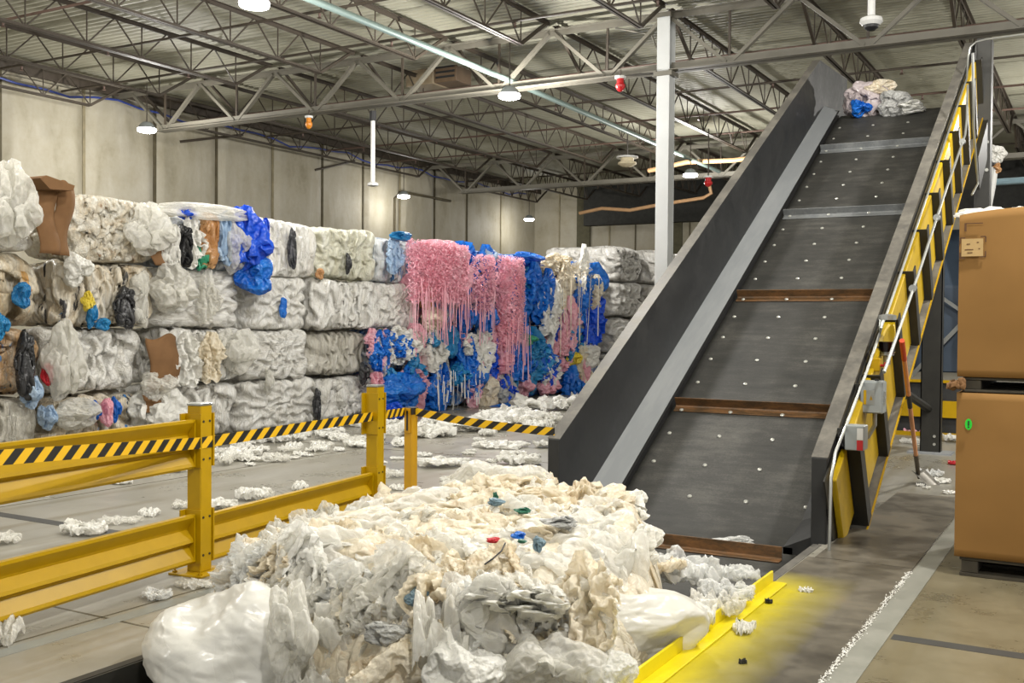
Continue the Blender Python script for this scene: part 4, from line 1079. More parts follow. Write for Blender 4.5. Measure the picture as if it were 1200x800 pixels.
# the blue and white bundle hanging over the top
D(186, 238, 288, 258, 'film_haze', 'hazy film sheet lying along the top of the bag bundle', depth=.2)
D(188, 262, 208, 316, 'film_white', 'white sheet hanging left of the black strip under the bag bundle', style='drip', depth=.15)
D(207, 262, 217, 314, 'film_black', 'grey black strip hanging in the bag bundle', style='drip', depth=.22)
D(217, 246, 238, 316, 'film_white', 'white roll hanging in the bag bundle', style='drip', depth=.17)
D(234, 248, 252, 316, 'film_amber', 'orange tinted film strip in the bag bundle', style='drip', depth=.14)
D(228, 280, 246, 318, 'film_green', 'greenish film strip in the bag bundle', style='drip', depth=.1)
D(250, 246, 268, 312, 'film_ltblue', 'pale blue strip in the bag bundle', style='drip', depth=.15)
D(258, 252, 290, 322, 'film_haze', 'clear hazy bag hanging left of the big blue bag', depth=.24)
D(213, 244, 227, 258, 'film_deepblue', 'small blue ball of film on top of the bag bundle', depth=.14)
D(262, 240, 308, 318, 'film_deepblue', 'big deep blue bag hanging over the topmost bale', depth=.28)
D(280, 298, 317, 346, 'film_blue', 'second blue bag hanging below the big blue bag', depth=.24)
D(300, 255, 312, 300, 'film_deepblue', 'narrow blue fold at the right of the big blue bag', style='drip', depth=.16)
D(338, 266, 346, 316, 'film_black', 'narrow black strip on the white topmost bale', style='drip', depth=.05)
D(405, 296, 411, 322, 'film_black', 'short black strip on the greenish white bale', style='drip', depth=.06)
D(328, 348, 335, 373, 'film_blue', 'short blue strip on the white layered bale', style='drip', depth=.05)
D(371, 314, 378, 328, 'film_amber', 'small tan scrap between the middle bales', depth=.07)
D(421, 424, 433, 452, 'film_black', 'dark scrap beside the blue and pink heap', depth=.1)
D(368, 454, 374, 494, 'film_black', 'thin black strip at the right of the flat fronted bale', style='drip', depth=.07)
D(310, 430, 320, 430+34, 'film_haze', 'hazy strip over the flat fronted bale', style='drip', depth=.08)
D(456, 274, 472, 322, 'film_ltblue', 'pale blue strip down the white topmost bale', style='drip', depth=.1)
D(455, 271, 486, 283, 'film_teal', 'dark blue film edge along the top behind the pink strips', depth=.12)
# coloured heap
D(430, 384, 444, 420, 'film_pink', 'small pink scrap at the left end of the coloured heap', style='drip', depth=.14)
D(432, 398, 448, 432, 'film_blue', 'blue scrap under the small pink scrap', depth=.16)
D(442, 384, 462, 434, 'film_pink', 'pink bag hanging left in the coloured heap', style='drip', depth=.2)
D(458, 380, 476, 416, 'film_white', 'white film fold between the two pink bags', style='drip', depth=.16)
D(472, 378, 504, 430, 'film_pink', 'pink sheet over the edge right of the white fold', style='drip', depth=.22)
D(480, 412, 504, 482, 'film_pink', 'long pink sheet hanging down to the floor litter', style='drip', depth=.24)
D(444, 436, 486, 486, 'film_blue', 'blue film heap at the foot of the coloured stack', depth=.34, x=-10.3)
D(446, 470, 470, 500, 'film_deepblue', 'rounded blue bag on the floor by the second guard post', depth=.3, x=-10.2)
D(446, 430, 464, 462, 'film_teal', 'dark teal scrap above the blue film heap', depth=.18)
D(500, 440, 524, 486, 'film_blue', 'blue sheet low between pink sheet and white strips', style='drip', depth=.26)
D(492, 330, 512, 364, 'film_amber', 'amber brown bag under the pink shredded strips', depth=.22)
D(494, 358, 516, 392, 'film_cream', 'cream bag under the amber bag', depth=.22)
D(498, 388, 514, 414, 'film_teal', 'teal scrap under the cream bag', depth=.18)
D(534, 282, 560, 345, 'film_blue', 'blue sheet hanging right of the pink strips', style='drip', depth=.22)
D(516, 380, 534, 420, 'film_teal', 'teal blue scrap in the middle of the coloured heap', depth=.2)
D(538, 356, 556, 392, 'film_blue', 'blue bag in the middle of the coloured heap', depth=.22)
D(536, 388, 552, 412, 'film_pink', 'dusky pink scrap below the blue bag', depth=.18)
D(538, 412, 566, 468, 'film_blue', 'bright blue pointed bag above the floor litter', depth=.26)
D(556, 346, 576, 394, 'film_blue', 'blue bag right of the thin pink strips', depth=.24)
D(552, 398, 578, 428, 'film_white', 'white sheet corner sticking out of the coloured heap', depth=.22)
D(560, 286, 582, 342, 'film_blue', 'blue sheet at the top right of the first coloured stack', style='drip', depth=.22)
D(564, 288, 578, 318, 'film_ltblue', 'pale blue bag at the top between pink sheets', depth=.2)
D(573, 360, 582, 420, 'film_haze', 'hazy white strip beside the long pink sheet', style='drip', depth=.12)
D(574, 436, 600, 476, 'film_grey', 'grey clear bag low in front of the coloured heap', depth=.3)
D(557, 440, 580, 480, 'film_cream', 'cream film scrap on the floor in front of the coloured heap', depth=.26)
D(580, 372, 598, 466, 'film_pink', 'long pink sheet beside the big blue sheets', style='drip', depth=.18)
D(597, 294, 636, 312, 'film_blue', 'blue film lying over the top of the middle stack', depth=.22)
D(606, 312, 634, 350, 'film_teal', 'teal blue sheet on the upper middle stack', style='drip', depth=.24)
D(598, 318, 630, 400, 'film_blue', 'broad blue sheet on the middle stack', style='drip', depth=.26)
D(596, 380, 640, 462, 'film_teal', 'large teal blue sheet reaching down the middle stack', style='drip', depth=.28)
D(622, 330, 646, 382, 'film_blue', 'blue bag at the right of the middle stack', depth=.26)
D(612, 390, 626, 406, 'film_green', 'small green scrap on the big blue sheet', depth=.22, x=-10.25)
D(610, 438, 622, 466, 'film_pink', 'dusky pink scrap low under the blue sheet', depth=.24)
D(632, 436, 648, 464, 'film_pink', 'pink scrap low right of the blue sheet', depth=.24)
D(572, 472, 612, 484, 'film_blue', 'blue scrap lying on the floor before the coloured heap', depth=.3, x=-10.1)
D(638, 296, 668, 324, 'film_cream', 'cream film draped over the top of the right coloured stack', style='drip', depth=.24)
D(642, 318, 650, 420, 'film_white', 'long narrow white strip on the right coloured stack', style='drip', depth=.2)
D(650, 320, 674, 410, 'film_deepblue', 'deep blue sheet right of the narrow white strip', style='drip', depth=.24)
D(662, 370, 684, 426, 'film_teal', 'teal sheet low on the right coloured stack', style='drip', depth=.24)
D(640, 378, 664, 436, 'film_pink', 'pink mottled sheet low on the right coloured stack', style='drip', depth=.24)
D(663, 406, 676, 436, 'film_yellow', 'yellow bag low on the right coloured stack', depth=.26)
D(672, 306, 692, 424, 'film_cream', 'long cream sheet hanging between two blue sheets', style='drip', depth=.24)
D(676, 306, 706, 356, 'film_blue', 'blue bag over the last coloured stack', depth=.28)
D(688, 340, 706, 402, 'film_deepblue', 'deep blue sheet at the end of the coloured stacks', style='drip', depth=.26)
D(676, 402, 700, 432, 'film_white', 'white film sheet slanting at the end of the coloured stacks', depth=.22)

# torn rags between the big pieces of the coloured stacks
R4 = random.Random(12)
for i in range(64):
    px, py = R4.uniform(436, 700), R4.uniform(392, 462)
    if i % 4 == 3: px, py = R4.uniform(605, 700), R4.uniform(315, 400)
    cols = (['film_blue', 'film_white', 'film_pink', 'film_haze', 'film_blue', 'film_teal'] if px < 560 else ['film_pink', 'film_blue', 'film_white', 'film_pink', 'film_deepblue'] if px < 600 else ['film_blue', 'film_blue', 'film_teal', 'film_deepblue'] if px < 642 else ['film_deepblue', 'film_cream', 'film_pink', 'film_blue', 'film_white'])
    w_, h_ = R4.uniform(10, 22), R4.uniform(26, 66)
    D(px - w_/2, py - h_/2, px + w_/2, min(484, py + h_/2), R4.choice(cols), 'torn film rag hanging between the larger sheets of the coloured stacks', style='drip', depth=R4.uniform(.12, .22), group='film rags in the coloured stacks', x=R4.uniform(-10.45, -10.3), name='film_rag')
# pink shredded strips: thin ribbons nobody could count
def shreds(px0, py0, px1, py1, n, label, seed, mat='film_pink', lmin=.18, lmax=.6, x0=-10.42):
    rnd = random.Random(seed); V, F = [], []
    a, b = at(px0, py0, 0, x0), at(px1, py1, 0, x0)
    for i in range(n):
        y = rnd.uniform(a[1], b[1]); f = rnd.random() ** 1.5
        zt = a[2] - f * (a[2] - b[2]) * .8; L = min(rnd.uniform(lmin, lmax), zt - b[2] + .25)
        if L < .05: continue
        w = rnd.uniform(.012, .032); x = x0 + rnd.uniform(-.02, .14) + .1 * math.sin((y - a[1]) / (b[1] - a[1]) * 3.1)
        m = 8; base = len(V); ph, am = rnd.random() * 6, rnd.uniform(.01, .05); yaw = rnd.uniform(-1.1, 1.1)
        lean = rnd.uniform(-.25, .25)
        for k in range(m):
            u = k / (m - 1); cx = x + am * math.sin(ph + u * 6) + .03 * math.sin(u * 3.1); cy = y + lean * L * u + am * math.cos(ph + u * 5); cz = zt - L * u
            ty = yaw + .9 * math.sin(ph + u * 4)
            V += [(cx - w/2 * math.sin(ty), cy - w/2 * math.cos(ty), cz), (cx + w/2 * math.sin(ty), cy + w/2 * math.cos(ty), cz)]
        F += [(base + 2*k, base + 2*k + 1, base + 2*k + 3, base + 2*k + 2) for k in range(m - 1)]
    o = link('shredded_film', npmesh('shreds', V, F), MAT[mat], smooth=True); return prop(o, label, 'film', None, 'stuff')
D(476, 280, 544, 352, 'film_pink', 'pink film bulk under the shredded pink strips', depth=.24)
D(580, 300, 608, 380, 'film_pink', 'pink film bulk at the top of the second coloured stack', style='drip', depth=.2)
D(550, 298, 573, 356, 'film_pink', 'pink film bulk between two blue sheets', style='drip', depth=.16)
def fluff(px0, py0, px1, py1, n, n2, label, seed, mat, x0, py2):
    rnd = random.Random(seed); V, F = [], []
    a, b = at(px0, py0, 0, x0), at(px1, py1, 0, x0); zlow = at(px0, py2, 0, x0)[2]
    def strip(y, z, x, L, w, curl, m=6):
        base = len(V); ph, yaw = rnd.random() * 6, rnd.uniform(-1.5, 1.5); lean = rnd.uniform(-.6, .6) * curl; am = rnd.uniform(.2, .5) * w * curl
        for k in range(m):
            u = k / (m - 1); ty = yaw + 1.6 * curl * math.sin(ph + u * 5)
            cx, cy, cz = x + .05 * curl * math.sin(ph + u * 3) + am * math.sin(ph + 6 * u), y + lean * L * u + am * math.cos(ph + u * 6), z - L * u * (1 - .3 * curl)
            V.append((cx - w/2 * math.sin(ty), cy - w/2 * math.cos(ty), cz)); V.append((cx + w/2 * math.sin(ty), cy + w/2 * math.cos(ty), cz))
        F.extend((base + 2*k, base + 2*k + 1, base + 2*k + 3, base + 2*k + 2) for k in range(m - 1))
    for i in range(n):
        u, v = rnd.random(), rnd.random() ** 1.15; y = a[1] + (b[1] - a[1]) * u; z = a[2] + (b[2] - a[2]) * v
        bul = math.sin(math.pi * min(1, max(0, u))) ** .5 * (.4 + .6 * math.sin(math.pi * min(1, .15 + v * .8)))
        strip(y, z, x0 + .26 * bul * rnd.uniform(.75, 1.1), rnd.uniform(.06, .17), rnd.uniform(.018, .036), 1)
    for i in range(n2):
        y = rnd.uniform(a[1], b[1]); z = rnd.uniform(b[2], b[2] + .4 * (a[2] - b[2]))
        strip(y, z, x0 + rnd.uniform(.05, .3), rnd.uniform(.2, 1.0) * (z - zlow), rnd.uniform(.012, .026), .18, 8)
    o = link('shredded_film', npmesh('shreds', V, F), MAT[mat], smooth=True); return prop(o, label, 'film', None, 'stuff')
fluff(477, 279, 544, 352, 2300, 90, 'mass of pink shredded strips hanging over the topmost coloured bale', 1, 'film_pink', -10.36, 410)
fluff(551, 296, 573, 362, 560, 26, 'narrow mass of pink shredded strips between blue sheets', 2, 'film_pink', -10.36, 410)
fluff(579, 298, 608, 400, 1300, 40, 'long mass of pink shredded strips left of the broad blue sheet', 3, 'film_pink', -10.36, 462)
fluff(500, 384, 552, 462, 0, 34, 'white shredded strips hanging low in the coloured heap', 4, 'film_white', -10.36, 484)
fluff(640, 300, 690, 330, 60, 18, 'pale shredded strips on the right coloured stack', 5, 'film_cream', -10.34, 425)

# cardboard between bales
def card(px0, py0, px1, py1, label, x=-10.5, mat='cardboard_dark', tilt=0, seed=1, depth=.5):
    a, b = at(px0, py0, 0, x), at(px1, py1, 0, x)
    w, h = b[1] - a[1], a[2] - b[2]; n, m = 14, 14
    V = []; rnd = seed
    for j in range(m+1):
        for i in range(n+1):
            u, v = i/n, j/m
            V.append((x + .06*math.sin(u*3.1) + .03*math.sin(v*5+seed), a[1] + w*u + tilt*v + .03*math.sin(v*7+seed), b[2] + h*v + .04*math.sin(u*6+seed*2)*(v > .9)))
    F = [(j*(n+1)+i, j*(n+1)+i+1, (j+1)*(n+1)+i+1, (j+1)*(n+1)+i) for j in range(m) for i in range(n)]
    o = link('cardboard_sheet', npmesh('card', V, F), MAT[mat], smooth=True); md = o.modifiers.new('s', 'SOLIDIFY'); md.thickness = .012
    return prop(o, label, 'cardboard')
card(42, 216, 66, 298, 'brown cardboard sheet standing between the top white and cream bales', x=-10.42, tilt=.02)
card(60, 214, 82, 300, 'second brown cardboard fold with a dark edge left of the cream knotted bale', x=-10.46, seed=3, tilt=.04)
V_ = [at(40, 209, 0, -10.3), at(48, 206, 0, -10.3), at(81, 218, 0, -10.3), at(79, 224, 0, -10.3), at(52, 222, 0, -10.3)]
o = MB().prism([(p[1], p[2]) for p in V_], -10.55, -10.2, lambda a, u, v: (a, u, v)).build('cardboard_flap', MAT['cardboard_dark']); prop(o, 'bent brown cardboard flap sticking up between two top bales', 'cardboard')
card(173, 394, 208, 458, 'brown cardboard sheet between the white bales above the left post', x=-10.5, seed=5)
card(178, 270, 200, 312, 'brown cardboard edge under the white sheet of the bag bundle', x=-10.5, seed=2)
card(168, 466, 186, 482, 'small brown cardboard scrap below the clear bag', x=-10.45, seed=4)

# ================================================================== YELLOW BARRIER
BD = np.array([-.25, 2.17, 0]) / np.linalg.norm([-.25, 2.17]); BN = np.array([BD[1], -BD[0], 0])    # along / towards the camera side
PB = np.array([-5.03, 4.80, 0]); PE = np.array([-5.28, 6.97, 0]); PA = PB - (PE - PB)
def bpt(p, s, d, z): return tuple(np.array(p) + BD * s + BN * d + np.array([0, 0, z]))
def bbox_(mb, p, s0, s1, d0, d1, z0, z1):
    return mb.add([bpt(p, s, d, z) for z in (z0, z1) for d in (d0, d1) for s in (s0, s1)], [(0,2,3,1), (4,5,7,6), (0,1,5,4), (2,6,7,3), (0,4,6,2), (1,3,7,5)])
def post(p, label, h=1.07, upper=True):
    t = empty('guard_post', tuple(p), label, 'guard post', None)
    w = .055
    bbox_(MB(), p, -w, w, -w, w, .012, h).build('tube', MAT['yellow'], t, bevel=.006)
    bbox_(MB(), p, -w - .003, w + .003, -w - .003, w + .003, h - .002, h + .016).build('cap', MAT['galv'], t, bevel=.004)
    bbox_(MB(), p, -.14, .14, -.13, .13, 0, .014).build('base_plate', MAT['yellow'], t, bevel=.002)
    for s in (-.11, .11):
        for d in (-.1, .1): MB().lathe(bpt(p, s, d, .014), [(.016, 0), (.016, .012), (.007, .012), (.007, .03)], 6).build('anchor_bolt', MAT['yellow'], t)
    for z0 in (.07, .68):
        b = MB(); bbox_(b, p, -w - .055, w + .055, -w - .012, -w, z0, z0 + .34); bbox_(b, p, -w - .055, -w - .045, -w, w, z0, z0+.34) if 0 else None
        bbox_(b, p, -w - .012, -w, -w, w + .01, z0, z0 + .34); bbox_(b, p, w, w + .012, -w, w + .01, z0, z0 + .34)
        br = b.build('rail_bracket', MAT['yellow'], t)
        for s in (-.03, .03):
            for dz in (.05, .29): MB().lathe(bpt(p, s, w, z0 + dz), [(.008, -.004), (.008, .004)], 8, axis=0).build('bolt_hole', MAT['dark_frame'], br)
    return t
post(PB, 'yellow steel guard post between the double rails and the single low rail')
post(PE, 'yellow steel guard post at the end of the low rail, next to the tape stand')
post(PA, 'yellow guard post standing at the near end of the double rails')
def rail(pa, pb, z0, label):
    L = np.linalg.norm(pb - pa); h = .31
    front = [(.02, h), (.06, h), (.06, h-.018), (.012, h-.085), (.006, h-.10), (.05, h-.155), (.055, h-.175), (.02, h-.195), (.016, h-.205), (.055, h-.275), (.06, h-.295), (.05, h-.31)]
    back = [(d - .012, z) for d, z in front[::-1]]; back[-1] = (.02, h-.012); back[0] = (.03, h-.31)
    poly = front + back
    m = MB().prism(poly, .075, L - .075, lambda a, u, v: bpt(pa, a, u - .03, z0 + v))
    t = m.build('guard_rail', MAT['yellow']); prop(t, label, 'guard rail')
    for s in (.078, L - .078):
        b = MB(); bbox_(b, pa, s - .006, s + .006, -.03, .03, z0 + .01, z0 + .3); b.build('end_plate', MAT['yellow'], t)
    return t
rail(PA, PB, .675, 'yellow ribbed upper guard rail behind the striped tape')
rail(PA, PB, .075, 'yellow ribbed lower guard rail beneath the upper rail')
rail(PB, PE, .055, 'yellow ribbed low guard rail half hidden by the film heap')
# tape stand
sx, sy = at(481, 583, 2, 0)[:2]
t = empty('tape_stand', (sx, sy, 0), 'slim yellow post with a black tape head holding the striped barrier tape', 'barrier post')
MB().box(sx-.045, sx+.045, sy-.045, sy+.045, .0, .77).build('tube', plain('deep yellow post paint', (214, 160, 20), .4, 0, .06), t, bevel=.006)
MB().box(sx-.05, sx+.05, sy-.05, sy+.05, .765, .83).build('tape_head', MAT['black_rubber'], t, bevel=.005)
MB().box(sx-.032, sx+.032, sy-.058, sy-.046, .60, .825).build('yellow_face', plain('deep yellow face', (206, 152, 18), .4, 0, .05), t)
MB().box(sx-.008, sx+.008, sy-.062, sy-.057, .62, .80).build('slot', MAT['black_rubber'], t)
def tape(pts, h, label, per=.148):
    V, F, UVs = [], [], []; s = 0
    pts = [np.array(p) for p in pts]
    for i, p in enumerate(pts):
        if i: s += np.linalg.norm(p - pts[i-1])
        V += [tuple(p - [0, 0, h/2]), tuple(p + [0, 0, h/2])]; UVs += [(s/per, 0), (s/per, 1)]
    F = [(2*i, 2*i+2, 2*i+3, 2*i+1) for i in range(len(pts)-1)]
    me = bpy.data.meshes.new('tape'); me.from_pydata(V, [], F); uv = me.uv_layers.new()
    for l in me.loops: uv.data[l.index].uv = UVs[l.vertex_index]
    o = link('barrier_tape', me, MAT['tape']); prop(o, label, 'tape')
    md = o.modifiers.new('t', 'SOLIDIFY'); md.thickness = .002
E_ = np.array([sx - .05, sy, .79])
d = FF + RR * (0 - 600) / FPX - UU * (536 - 400) / FPX; left = CPOS + d * 4.75
far = left + (left - np.array([-4.95, 4.7, .83])) * 1.2
p1 = np.array([PB[0], PB[1], 0]) + BN * .068; p2 = np.array([PE[0], PE[1], 0]) + BN * .062
q1, q2 = at(235, 519, 0, p1[0]), at(432, 488.5, 0, p2[0])
ctrl = [far, left, q1, q2, E_]
pts = []
for a, b in zip(ctrl[:-1], ctrl[1:]):
    for k in range(8):
        pts.append(a + (b - a) * k / 8)
pts.append(E_)
tape(pts, .072, 'black and yellow striped tape stretched along the rail to the tape stand')
E2 = at(650, 506, 1, 7.83); S2 = np.array([sx + .05, sy, .79])
tape([S2 + (E2 - S2) * k / 8 - np.array([0, 0, .02 * math.sin(math.pi * k / 8)]) for k in range(9)], .072, 'black and yellow striped tape between the tape stand and the conveyor')

# ================================================================== BOX STACK ON THE RIGHT
BX0, BX1, BY0, BY1 = -.845, .36, 7.28, 8.45
def pallet(z0, z1, mat, label, name='wooden_pallet'):
    t = empty(name, ((BX0+BX1)/2, BY0, z0), label, 'pallet')
    h = z1 - z0
    for k, x in enumerate((BX0 + .04, (BX0+BX1)/2 - .05, BX1 - .14)):
        MB().box(x, x + .1, BY0 + .03, BY1 - .03, z0 + h*.18, z1 - h*.18).build('stringer', mat, t, bevel=.004)
    for z, n_ in ((z0, 4), (z1 - h*.18, 6)):
        for k in range(n_):
            y = BY0 + .02 + (BY1 - BY0 - .14) * k / (n_ - 1)
            MB().box(BX0 + .03, BX1 - .02, y, y + .1, z, z + h*.18).build('deck_board', mat, t, bevel=.003)
    return t
pallet(0, .125, MAT['wood_dark'], 'dark wooden pallet on the floor under the lower cardboard box')
pallet(1.19, 1.285, MAT['wood_dark'], 'crushed dark pallet squeezed between the two cardboard boxes')
def carton(z0, z1, label, crown=0, seed=0):
    t = empty('gaylord_box', ((BX0+BX1)/2, BY0, z0), label, 'cardboard box')
    n, m = 30, 22; V, F = [], []
    per = []
    for i in range(n): per.append((BX0 + (BX1-BX0)*i/n, BY0, 0))
    for i in range(n): per.append((BX1, BY0 + (BY1-BY0)*i/n, 1))
    for i in range(n): per.append((BX1 - (BX1-BX0)*i/n, BY1, 2))
    for i in range(n): per.append((BX0, BY1 - (BY1-BY0)*i/n, 3))
    N = len(per)
    P = np.array([(x, y, z0 + (z1-z0)*r/m) for r in range(m+1) for x, y, s in per])
    cen = np.array([(BX0+BX1)/2, (BY0+BY1)/2])
    u = (P[:,0]-BX0)/(BX1-BX0); v = (P[:,2]-z0)/(z1-z0); w_ = (P[:,1]-BY0)/(BY1-BY0)
    bul = np.sin(np.pi*np.clip(u,0,1))*np.sin(np.pi*v)
    dy = np.where(np.abs(P[:,1]-BY0)<1e-6, -.022*bul - .008*fbm(P*2.5, seed, 2), 0)
    dx = np.where(np.abs(P[:,0]-BX0)<1e-6, -.02*np.sin(np.pi*w_)*np.sin(np.pi*v), 0)
    top = np.clip((v-.8)/.2, 0, 1)
    P2 = P.copy(); P2[:,1] += dy; P2[:,0] += dx; P2[:,2] += top*crown*np.sin(np.pi*np.clip(u,.0,1))**.7
    F = [(r*N+i, r*N+(i+1)%N, (r+1)*N+(i+1)%N, (r+1)*N+i) for r in range(m) for i in range(N)]
    o = link('carton', npmesh('carton', P2, F), MAT['cardboard'], t)
    md = o.modifiers.new('s', 'SOLIDIFY'); md.thickness = .012; md.offset = -1
    smooth_by_angle(o.data, .6)
    MB().box(BX0+.02, BX1-.02, BY0+.02, BY1-.02, z0+.004, z0+.02).build('bottom_flap', MAT['cardboard_dark'], t)
    return t
lo = carton(.127, 1.185, 'lower brown cardboard box with a small green sticker', 0, 2)
up = carton(1.288, 2.325, 'upper brown cardboard box with a pale label, stacked on the lower box', .045, 5)
q = at(1135, 497, 1, BY0 - .03)
st = MB().prism([(q[0] + .021*math.cos(a), q[2] + .036*math.sin(a)) for a in np.linspace(0, 2*math.pi, 18)[:-1]], q[1], q[1] - .003, lambda a, u, v: (u, a, v)).build('green_sticker', MAT['green_sticker'], lo)
MB().box(q[0]-.004, q[0]+.005, q[1]-.006, q[1]-.0035, q[2]-.008, q[2]+.022).box(q[0]-.004, q[0]+.005, q[1]-.006, q[1]-.0035, q[2]-.022, q[2]-.013).build('printed_mark', MAT['dark_ink'], st)
q0, q1 = at(1127, 280, 1, BY0-.022), at(1152, 300, 1, BY0-.022)
lb = MB().box(q0[0], q1[0], q0[1]-.004, q0[1], q1[2], q0[2]).build('paper_label', MAT['label_paper'], up)
ik = MB(); L = .03; y = q0[1]
for x, z, sx_, sz in ((q0[0]-.008, q0[2]+.006, 1, -1), (q1[0]+.014, q0[2]+.012, -1, -1), (q1[0]+.014, q1[2]-.004, -1, 1), (q0[0]-.008, q1[2]-.01, 1, 1)):
    ik.box(min(x, x+sx_*L), max(x, x+sx_*L), y-.004, y-.001, z-.004, z+.004)
    ik.box(x-.004, x+.004, y-.004, y-.001, min(z, z+sz*L*1.2), max(z, z+sz*L*1.2))
ik.build('corner_mark', MAT['ink'], up)
ik = MB()
for x, z, w_ in ((.03, .075, .02), (.09, .085, .012), (.02, .04, .05), (.1, .045, .01), (.035, .02, .03)): ik.box(q0[0]+x, q0[0]+x+w_, y-.0055, y-.004, q1[2]+z, q1[2]+z+.006)
ik.build('faint_print', MAT['ink'], lb)
q = at(1132, 262, 1, BY0-.02)
MB().box(q[0], q[0]+.1, q[1]-.004, q[1], q[2]-.003, q[2]+.003).box(q[0]-.008, q[0]+.004, q[1]-.004, q[1], q[2]-.05, q[2]+.003).build('die_cut_line', MAT['ink'], up)
# torn flap of the squeezed edge
q = at(1121, 453, 1, BY0+.02)
P_, F_ = wrinkled_sheet(77.7, (.6, .7), .2, 17, .5, 90, 1); P_ = unitize(P_) * [.06, .05, .045]
tf = put('torn_cardboard', P_, F_, MAT['cardboard_dark'], (q[0], BY0 - .0, 1.24)); prop(tf, 'torn crumpled cardboard edge squeezed out between the two boxes', 'cardboard')

# ================================================================== SHOVEL AND THINGS BEHIND THE CONVEYOR
s0, s1 = np.array(at(1057, 399, 0, -1.50)), np.array(at(1076, 555, 2, .1))
t = empty('shovel', tuple(at(1085, 568, 2, 0)), 'long handled shovel with an orange handle leaning on the conveyor side', 'shovel')
MB().tube([s0, s0 + (s1-s0)*.12], .022, 10).build('grip', MAT['orange_grip'], t)
MB().tube([s0 + (s1-s0)*.12, s0 + (s1-s0)*.84], .02, 10).build('handle', MAT['orange_handle'], t)
MB().tube([s0 + (s1-s0)*.36, s0 + (s1-s0)*.45], .0215, 10).build('tape_wrap', MAT['black_rubber'], t)
MB().tube([s0 + (s1-s0)*.83, s0 + (s1-s0)*.97, s1 + (s1-s0)*.04], [.024, .022, .012], 10).build('socket', plain('weathered shovel socket', (96, 84, 66), .6), t)
e0, e1 = s1 + (s1-s0)*.0, np.array(at(1088, 567, 2, .01))
dd = e1 - e0; L = np.linalg.norm(dd); dd /= L; sd = np.cross(dd, [0, 0, 1]); sd /= np.linalg.norm(sd); up_ = np.cross(sd, dd)
V, F = [], []; n, m = 9, 7
for i in range(n):
    u = i/(n-1); wv = .11*(1 if u < .65 else 1-.45*((u-.65)/.35)**2)
    for j in range(m):
        a = -1 + 2*j/(m-1); V.append(e0 + dd*(u*.30-.03) + sd*a*wv + up_*(.035*a*a))
F = [(i*m+j, i*m+j+1, (i+1)*m+j+1, (i+1)*m+j) for i in range(n-1) for j in range(m-1)]
bl = link('blade', npmesh('blade', V, F), MAT['blade'], t, smooth=True); bl.modifiers.new('s', 'SOLIDIFY').thickness = .004

def yrail(y, z0, z1, x0, x1): return MB().box(x0, x1, y, y+.06, z0, z1)
t = empty('guard_rail', (-1.9, 16.2, 0), 'yellow and black machine guard rail on the floor behind the conveyor leg', 'guard rail')
yrail(16.2, .28, .52, -3.6, -.3).build('yellow_board', MAT['yellow'], t)
yrail(16.15, .0, .06, -3.6, -.3).build('yellow_kick_plate', MAT['yellow'], t)
yrail(16.22, .78, .82, -3.6, -.3).build('yellow_top_rail', MAT['yellow'], t)
yrail(16.28, .0, .8, -3.6, -.3).build('black_panel', MAT['black_steel'], t)
t = empty('blue_machine', (-1.9, 17.4, 0), 'dark blue grey machine hopper standing under the conveyor head', 'machine')
MB().prism([(17.0, .9), (17.0, 2.2), (17.5, 3.1), (19, 3.1), (19, .9)], -4.2, -.2, yz).build('hopper', MAT['dark_blue'], t, bevel=.02)
for x in (-4, -.4):
    for y in (17.2, 18.8): MB().box(x-.08, x+.08, y-.08, y+.08, 0, .92).build('leg', MAT['dark_frame'], t)
for x in (-3.4, -2.6, -1.8, -1.0): MB().box(x-.04, x+.04, 16.94, 17.0, .95, 2.2).build('stiffener', MAT['dark_frame'], t)
MB().bar((-2.6, 16.9, .85), (-1.6, 16.9, 2.0), .06, .06).bar((-1.6, 16.9, 1.6), (-2.7, 16.9, 2.4), .05, .05).build('brace', MAT['galv'], t)
# mezzanine edge and cladding at the far right
t = empty('mezzanine', (3, 30, 0), 'dark mezzanine floor with ribbed tan cladding at the far right', 'mezzanine')
MB().box(-1.4, 9, 30, 30.3, 4.4, 4.92).build('edge_beam', MAT['black_steel'], t)
cl = MB()
for k in range(60): cl.box(-1.4 + k*.17, -1.4 + k*.17 + .09, 30.05, 30.12, 4.92, 5.32)
cl.box(-1.4, 9, 30.1, 30.2, 4.92, 5.32).build('cladding', plain('tan cladding', (170, 150, 110), .7), t)
MB().box(-1.4, 9, 30.1, 30.25, 5.45, 6.3).build('upper_panel', MAT['black_steel'], t)
MB().box(-1.4, 9, 30.05, 30.25, 6.3, 6.5).build('upper_beam', MAT['truss'], t)
for x in (-.8, 4, 8.8): MB().box(x-.12, x+.12, 30.0, 30.25, 0, 3.9).build('support_leg', MAT['dark_frame'], t)
pipe('ceiling_pipe', [at(1156, 214, 1, 24), at(1250, 208, 1, 24)], .07, plain('pale blue pipe', (150, 178, 190), .4), 'pale blue pipe crossing behind the conveyor head at the far right', 'pipe')

